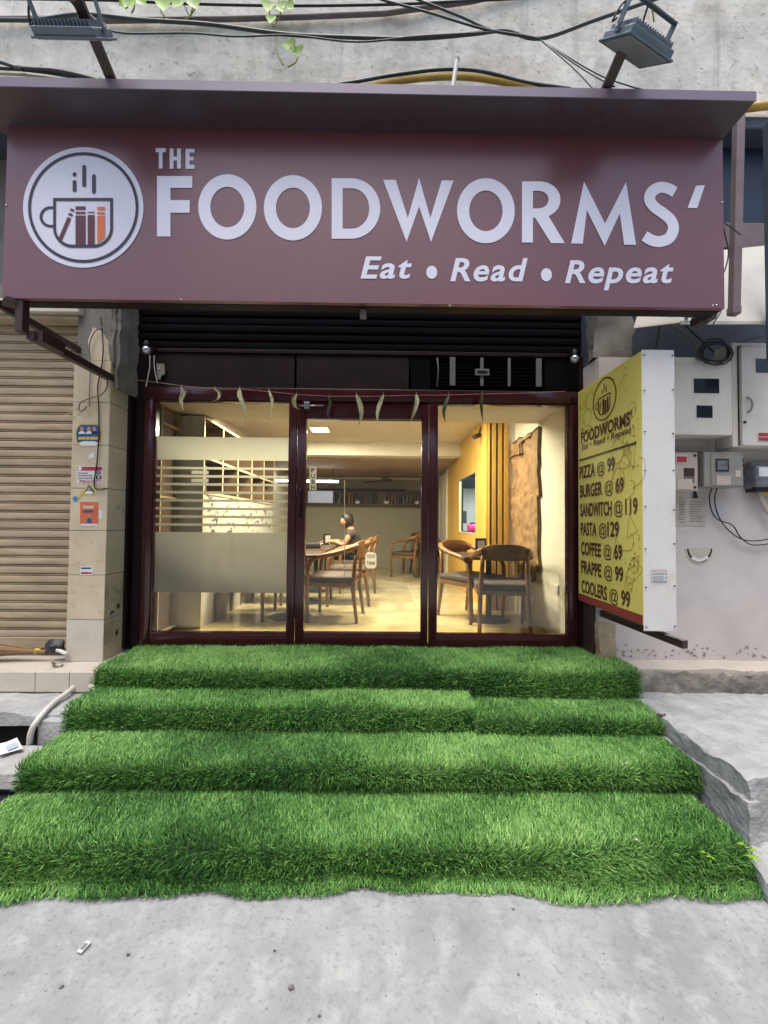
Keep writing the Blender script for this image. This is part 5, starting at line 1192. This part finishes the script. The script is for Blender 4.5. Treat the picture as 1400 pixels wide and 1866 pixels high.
def stand(label, x, y, rz, w_=.10, h=.15):
    t = thing('menu_stand', label, 'menu stand', (0, 0, 0), 'black menu stands on the tables')
    b = MB(); b.box((-w_/2, -.012, 0), (w_/2, .012, h)); b.build('frame', M['black'], t, bevel=.003)
    b = MB(); b.box((-w_*.33, -.0135, h*.18), (w_*.33, -.0125, h*.85)); b.build('page', M['paper'], t)
    b = MB(); b.box((-w_/2-.01, -.04, 0), (w_/2+.01, .04, .012)); b.build('foot', M['black'], t, bevel=.002)
    t.location = (x, y, TZ); t.rotation_euler = (0, 0, rad(rz))
stand('black menu stand on the right hand table', 1.10, 4.42, 5, .12, .17); stand('black menu stand nearest the seated person', -.78, 5.92, 70, .14, .16); stand('black menu stand left of the seated person', -.80, 6.24, 40, .11, .15)
stand('black menu stand on the back table', .80, 7.72, 10, .10, .13); stand('black menu stand on the nearest table at left', -.95, 4.40, 20, .11, .14)
b = MB(); b.obox((-.86, 5.1, TZ+.035), (.22, .16, .07), Matrix.Rotation(.3, 3, 'Z')); tag(b.build('black_bag', M['black'], bevel=.02, smooth=True), 'small black bag on the second table', 'bag')
# white printed tag hung behind the second chair
tg = thing('printed_tag', 'white rounded tag with dark print hanging in the aisle', 'tag', tuple(at(675, 1035, 4.75)))
TGY = 4.78
sheet('card', fill2d([rrect(666, 1007, 686, 1036, 6)]), lambda x, y: at(x, y, TGY), M['paper'], tg, thick=(0, .004, 0))
fit_text('print_line', 'GOOD', lambda x, y: at(x, y, TGY-.002), 668, 1016, 684, 1010, M['print_grey'], tg, offset=.02); fit_text('print_line', 'TIME', lambda x, y: at(x, y, TGY-.002), 668, 1029, 684, 1023, M['print_grey'], tg, offset=.02)

# back wall shelf with books
bs = thing('book_shelf', 'long dark shelf on the back wall', 'shelf', tuple(at(670, 917, 8.95)))
a, c = at(545, 917, 8.85), at(770, 893, 8.85)
b = MB(); b.box((-1.7, 8.80, a.z-.02), (PXW-.05, 9.03, a.z)); b.build('board', M['dark_wood'], bs)
b = MB(); b.box((-1.7, 9.02, a.z), (PXW-.05, 9.045, c.z)); b.build('back_panel', M['dark_wood'], bs)
b = MB(); b.box((-1.7, 8.82, c.z), (.55, 9.03, c.z+.02)); b.build('top_board', M['dark_wood'], bs)
TEN = ['', 'ten', 'twenty', 'thirty', 'forty', 'fifty', 'sixty']; ONE = ['', 'one', 'two', 'three', 'four', 'five', 'six', 'seven', 'eight', 'nine', 'ten', 'eleven', 'twelve', 'thirteen', 'fourteen', 'fifteen', 'sixteen', 'seventeen', 'eighteen', 'nineteen']
ORD = [ONE[i] if i < 20 else (TEN[i//10]+' '+ONE[i % 10]).strip() for i in range(70)]
BCOL = ['red', 'cream', 'blue', 'green', 'black', 'ochre', 'grey']; Rb = random.Random(3); x = -1.45; k = 0
while x < 1.1:
    if Rb.random() < .16: x += Rb.uniform(.04, .14); continue
    th, h, tl_ = Rb.uniform(.018, .045), Rb.uniform(.17, .245), Rb.choice([0, 0, 0, .12, -.12, .22])
    b = MB(); b.obox((x+th/2+abs(tl_)*h/2, 8.90, a.z+.002+h/2*math.cos(tl_)+th/2*abs(math.sin(tl_))), (th, .15, h), Matrix.Rotation(tl_, 3, 'Y'))
    bi = Rb.randrange(7); k += 1
    tag(b.build('book', BOOKS[bi], bevel=.002), '%s book in place %s from the left end of the back wall shelf' % (('leaning ' if tl_ else 'upright ')+BCOL[bi], ORD[k]), 'book', 'books on the back wall shelf')
    x += th+abs(tl_)*h+.004
for i, px in enumerate((652, 705, 760)):
    p = at(px, 916, 8.85); b = MB(); b.lathe([(.03, 0), (.045, .02), (.05, .05), (.03, .065)], (p.x, 8.83, a.z+.001), 14); tag(b.build('white_bowl', M['paper'], smooth=True), ['left', 'middle', 'right'][i]+' white bowl on the back wall shelf', 'bowl', 'white bowls on the shelf')
# bracket wall unit along the left wall
ls = thing('wall_shelf_unit', 'tall brown shelf unit with pale edges along the left wall', 'shelf unit', (-1.8, 5, FLOOR))
FX = -1.68
b = MB(); b.box((IXL+.002, 3.86, FLOOR), (IXL+.012, 6.4, 2.6)); b.build('back_panel', M['shelf_in'], ls)
b = MB(); b.box((IXL+.012, 3.86, FLOOR), (FX, 3.885, 2.60)); b.build('end_panel', M['int_wall'], ls)
ups = [3.86, 4.32, 4.78, 5.3, 5.85, 6.4]; sz = [1.86, 2.2, 2.58]
b = MB(); b.box((IXL+.013, 3.89, FLOOR), (FX-.004, 6.39, 1.855)); b.build('closed_base', M['dull_white'], ls)
for y in ups[1:]:
    b = MB(); b.box((IXL+.012, y-.011, 1.86), (FX-.002, y+.011, 2.6)); u_ = b.build('upright', M['shelf_in'], ls)
for y in ups:
    b = MB(); b.box((FX-.001, y-.012, 1.86 if y > 3.9 else FLOOR), (FX+.006, y+.014, 2.6)); b.build('edge_strip', M['shelf_edge'], ls)
for z in sz:
    b = MB(); b.box((IXL+.013, 3.887, z), (FX-.002, 6.388, z+.022)); b.build('shelf_board', M['shelf_in'], ls)
    b = MB(); b.box((FX-.0005, 3.90, z-.001), (FX+.005, 6.385, z+.023)); b.build('edge_strip', M['shelf_edge'], ls)
b = MB(); b.box((IXL+.002, 3.47, FLOOR), (IXL+.03, 3.855, 2.61)); b.build('near_panel', M['shelf_in'], ls)
for y in (3.52, 3.82):
    b = MB(); b.box((IXL+.03, y, FLOOR), (IXL+.06, y+.014, 2.61)); b.build('edge_strip', M['shelf_edge'], ls)
for z in (FLOOR+.03, 1.0, 1.4, 1.8, 2.2, 2.45):
    b = MB(); b.box((IXL+.03, 3.535, z), (IXL+.06, 3.819, z+.016)); b.build('edge_strip', M['shelf_edge'], ls)
for j in range(2):
    for i in range(5):
        y = ups[i]+.05
        for q in range(Rb.choice([0, 1, 2, 3])):
            h = Rb.uniform(.17, .27); th = Rb.uniform(.02, .045); bi = Rb.randrange(7); b = MB(); b.box((FX-.16, y, sz[j]+.0225), (FX-.03, y+th, sz[j]+.0225+h)); y += th+.004
            tag(b.build('book', BOOKS[bi], bevel=.002), '%s book, %s in the %s bay of the %s shelf behind the left pane' % (BCOL[bi], ['first', 'second', 'third'][q], ['nearest', 'second', 'third', 'fourth', 'farthest'][i], ['lower', 'upper'][j]), 'book', 'books in the wall shelf unit')
tr = thing('toy_plant', 'small green potted plant on the top shelf behind the left pane', 'plant', (FX-.08, 4.42, 2.2225))
b = MB(); b.lathe([(.03, 0), (.04, .06), (.042, .065)], (FX-.08, 4.42, 2.2225), 12); b.build('pot', M['paper'], tr, smooth=True)
for k in range(14):
    c = Vector((FX-.08, 4.42, 2.285)); a_ = k*2.4; d_ = Vector((math.cos(a_)*.06, math.sin(a_)*.06, .05+.02*(k % 3))); b = MB(); leaf(b, [c, c+d_*.6+Vector((0, 0, .02)), c+d_], .014, .3, .5); b.build('leaf', M['vine'], tr, smooth=True)
# doodle mural on the left wall behind the frosted stripes
mu = MB(); R3 = random.Random(8)
for k in range(90):
    y, z = R3.uniform(3.95, 6.3), R3.uniform(1.45, 1.84); s = R3.uniform(.012, .04); q = [(y, z)]
    for _ in range(R3.randrange(2, 5)): q.append((q[-1][0]+R3.uniform(-s, s)*1.5, q[-1][1]+R3.uniform(-s, s)))
    v, f = fill2d([stroke(q, .013, 4)]); mu.add([(FX-.0025+.00003*k, a_, b_) for a_, b_ in v], f)
o = mu.build('wall_mural', M['black']); o['kind'] = 'stuff'; o['label'] = 'small black doodles drawn on the white unit behind the frosted stripes'; o['category'] = 'mural'

# carved parchment on the right wall
HX = IXR-.002
def HP(px, py): return ax(px, py, HX)
out = [(936, 835), (936, 809), (943, 806), (951, 797), (960, 798), (968, 790), (975, 788), (980, 783), (987, 777), (986, 800), (985, 822), (986, 845), (984, 858), (986, 875), (988, 905), (984, 905), (985, 930), (986, 955), (985, 985), (985, 1010), (988, 1030), (982, 1040), (978, 1043), (977, 1058), (972, 1061), (968, 1050), (962, 1062), (968, 1076), (963, 1084), (954, 1078), (946, 1060), (938, 1048), (937, 1010), (938, 975), (935, 945), (938, 920), (936, 890), (938, 862), (935, 845)]
hw = thing('parchment_carving', 'tall brown parchment shaped carving on the right wall', 'wall art', tuple(HP(965, 1085)))
v, f = fill2d([[(HP(x, y).y, HP(x, y).z) for x, y in out]])
bm = bmesh.new(); vv = [bm.verts.new((HX-.03, a_, b_)) for a_, b_ in v]
for q in f:
    try: bm.faces.new([vv[i] for i in q])
    except ValueError: pass
bmesh.ops.triangulate(bm, faces=bm.faces[:])
for _ in range(4):
    bmesh.ops.subdivide_edges(bm, edges=[e for e in bm.edges if e.calc_length() > .05], cuts=1, use_grid_fill=False); bmesh.ops.triangulate(bm, faces=bm.faces[:])
for p in bm.verts:
    k = noise.noise(Vector((p.co.y*6, p.co.z*3, 2)))*.03 + noise.noise(Vector((p.co.y*14, p.co.z*11, 5)))*.022
    if p.is_boundary: k = k*.5-.018
    p.co.x -= k
ex = bmesh.ops.extrude_face_region(bm, geom=bm.faces[:])
for p in [g_ for g_ in ex['geom'] if isinstance(g_, bmesh.types.BMVert)]: p.co.x = HX-.001
bmesh.ops.recalc_face_normals(bm, faces=bm.faces)
me = bpy.data.meshes.new('sheet'); ol = WL[hw.name]
for p in bm.verts: p.co -= ol
bm.to_mesh(me); bm.free(); me.materials.append(M['hide'])
for p in me.polygons: p.use_smooth = True
link('sheet', me, hw, ol)
sheet('edge_shade_rim', fill2d([stroke([(HP(x, y).y, HP(x, y).z) for x, y in out+out[:1]], .014, 3, False)]), lambda x, y: Vector((HX-.03, x, y)), M['edge_brown'], hw, thick=(.012, 0, 0))  # dark outline paints in the shade along the carving's thickness
sheet('curled_edge', fill2d([stroke([(HP(x, y).y, HP(x, y).z) for x, y in ((937, 834), (945, 828), (956, 825), (955, 812), (961, 802), (970, 797), (979, 790))], .025, 4)]), lambda x, y: Vector((HX-.062, x, y)), M['hide'], hw, thick=(.015, 0, 0))
cm = thing('security_camera', 'small black camera on the partition top', 'camera', (PXW-.02, 5.05, 2.55))
b = MB(); b.tube([(PXW-.02, 5.0, 2.70), (PXW-.10, 4.95, 2.66)], .03, 10); b.build('body', M['black'], cm, smooth='auto')
b = MB(); b.tube([(PXW-.0, 5.0, 2.80), (PXW-.03, 5.0, 2.70)], .012, 8); b.build('bracket', M['black'], cm)
b = MB(); b.box((IXR-.012, 3.58, .98), (IXR-.001, 3.66, 1.06)); tag(b.build('socket_plate', M['paper'], bevel=.003), 'white socket plate low on the right wall', 'socket')
# hanging cord and pendant rods seen through the door
for l_, px, y0, y1, m_ in (('thin pale cord hanging in the middle of the door view', 628, 875, 1050, 'white_pipe'),):
    b = MB(); b.tube([at(px, y0, 4.05), at(px, y1, 4.05)], .004, 6); o = tag(b.build('ceiling_wire', M[m_]), l_, 'wire')
fan = thing('ceiling_fan', 'dim ceiling fan at the back of the cafe', 'fan', (.15, 8.0, 2.5))
b = MB(); b.lathe([(.02, 0), (.09, .01), (.10, .05), (.03, .07)], (.15, 8.0, 2.40), 16); b.build('motor', M['dark_wood'], fan, smooth=True)
b = MB(); b.tube([(.15, 8, 2.46), (.15, 8, 2.62)], .012, 8); b.build('rod', M['dark_wood'], fan)
for k in range(3):
    r_ = Matrix.Rotation(rad(20+120*k), 3, 'Z'); b = MB(); b.obox(Vector((.15, 8.0, 2.43)) + r_ @ Vector((.36, 0, 0)), (.52, .11, .006), r_ @ Matrix.Rotation(.15, 3, 'X')); b.build('blade', M['dark_wood'], fan)

# ================================================================== PERSON
def skin(name, chains, material, parent, root=0, sub=2):
    V = []; R0 = []; E = []; idx = {}
    def vid(p, r):
        k = tuple(round(c, 4) for c in p)
        if k not in idx: idx[k] = len(V); V.append(p); R0.append(r)
        return idx[k]
    for ch in chains:
        ids = [vid(p, r) for p, r in ch]
        E += list(zip(ids, ids[1:]))
    me = bpy.data.meshes.new(name); me.from_pydata(V, E, []); o = bpy.data.objects.new(name, me); COL.objects.link(o)
    md = o.modifiers.new('s', 'SKIN'); md.use_smooth_shade = True
    for i, sv in enumerate(me.skin_vertices[0].data): sv.radius = R0[i] if isinstance(R0[i], tuple) else (R0[i], R0[i]); sv.use_root = (i == root)
    ms_ = o.modifiers.new('u', 'SUBSURF'); ms_.levels = sub; ms_.render_levels = sub
    m2_ = bpy.data.meshes.new_from_object(o.evaluated_get(bpy.context.evaluated_depsgraph_get()))
    bpy.data.objects.remove(o)
    m2_.materials.clear(); m2_.materials.append(material); ol_ = WL[parent.name]
    for p in m2_.vertices: p.co -= ol_
    for p in m2_.polygons: p.use_smooth = True
    return link(name, m2_, parent, ol_)
PYc = 6.06; S0 = FLOOR+.47
per = thing('person', 'person in a dark top seated at a table, leaning over a page', 'person', (-.4, PYc, FLOOR))
def T(x, y, z): return (x, PYc+y, z)
pel, bel, che = T(-.32, 0, S0+.10), T(-.34, 0, S0+.22), T(-.39, 0, S0+.35)
nb_, nk, hd, ht_ = T(-.44, 0, S0+.445), T(-.475, 0, S0+.485), T(-.515, 0, S0+.56), T(-.52, 0, S0+.625)
body = [[(pel, (.13, .115)), (bel, (.115, .10)), (che, (.125, .105)), (nb_, .062), (nk, .045), (hd, (.078, .085)), (ht_, (.07, .08))]]
body.append([(hd, (.078, .085)), (T(-.575, 0, S0+.535), .036), (T(-.600, 0, S0+.545), .014)])     # face and nose
body.append([(hd, (.078, .085)), (T(-.560, 0, S0+.495), .034)])                                    # jaw
for s in (-1, 1):
    sh_, el = T(-.425, s*.145, S0+.40), T(-.53, s*.20, S0+.21); wr_, pm = T(-.74, s*.12, TZ+.045), T(-.80, s*.105, TZ+.045)
    body.append([(che, (.125, .105)), (sh_, .052), (T(-.47, s*.18, S0+.30), .045), (el, .038), (T(-.63, s*.165, TZ+.045), .034), (wr_, .025), (pm, (.030, .022))])
    for k in range(4):
        o_ = (k-1.5)*.018; body.append([(pm, (.030, .022)), (T(-.845, s*.105+o_, TZ+.048), .0095), (T(-.872-.006*(k in (1, 2)), s*.105+o_*1.05, TZ+.036), .0085), (T(-.885-.008*(k in (1, 2)), s*.105+o_*1.05, TZ+.016), .0075)])
    body.append([(pm, (.030, .022)), (T(-.812, s*.105-s*.04, TZ+.04), .010), (T(-.842, s*.105-s*.05, TZ+.024), .0085)])
    body.append([(pel, (.13, .115)), (T(-.40, s*.09, S0+.075), .082), (T(-.58, s*.10, S0+.065), .072), (T(-.74, s*.10, S0+.055), .058), (T(-.76, s*.10, S0-.13), .05), (T(-.74, s*.10, S0-.37), .036), (T(-.76, s*.10, S0-.425), .036), (T(-.86, s*.105, S0-.435), .030)])
bo = skin('body', body, M['skin'], per)
sh_c = [[(pel, (.142, .127)), (bel, (.128, .113)), (che, (.138, .117)), (T(-.432, 0, S0+.425), .085)]]
for s in (-1, 1): sh_c.append([(che, (.138, .117)), (T(-.425, s*.145, S0+.40), .066), (T(-.465, s*.178, S0+.31), .060)])
skin('shirt', sh_c, M['shirt'], per)
tr_c = []
for s in (-1, 1): tr_c.append([(pel, (.139, .124)), (T(-.40, s*.09, S0+.075), .091), (T(-.58, s*.10, S0+.065), .081), (T(-.74, s*.10, S0+.055), .067), (T(-.76, s*.10, S0-.13), .060), (T(-.74, s*.10, S0-.36), .050)])
skin('trousers', tr_c, M['denim'], per)
hr = MB(); hr.ball(T(-.495, 0, S0+.60), (.100, .094, .090), 24, 16)
for i, p in enumerate(hr.v):
    q = p-Vector(T(-.495, 0, S0+.60))
    if q.x > -.02 and q.z < 0: q.z *= 1.75; q.x *= 1.12           # bob falls to the nape
    if q.x < -.03 and q.z < .03: q.x = max(q.x, -.035); q.y *= .9       # face stays open
    hr.v[i] = Vector(T(-.495, 0, S0+.60))+q+noise.noise_vector(p*30)*.006
hr.build('hair', M['hair'], bo, smooth=True)
for s in (-1, 1):
    b = MB(); b.ball(T(-.586, s*.030, S0+.565), (.008, .012, .007), 10, 6); b.build('eye', M['hair'], bo, smooth=True)
    b = MB(); b.ball(T(-.515, s*.082, S0+.545), (.016, .008, .026), 10, 6); b.build('ear', M['skin'], bo, smooth=True)
    b = MB(); b.ball(T(-.583, s*.030, S0+.585), (.006, .018, .004), 8, 5); b.build('eyebrow', M['hair'], bo, smooth=True)
b = MB(); b.ball(T(-.594, 0, S0+.502), (.006, .020, .006), 10, 6); b.build('mouth', M['red_ink'], bo, smooth=True)
b = MB(); b.obox(T(-.84, 0, TZ+.006), (.21, .28, .008), Matrix.Rotation(.1, 3, 'Z')); o = tag(b.build('open_notebook', M['paper'], bevel=.002), 'white notebook under the hands of the seated person', 'notebook')
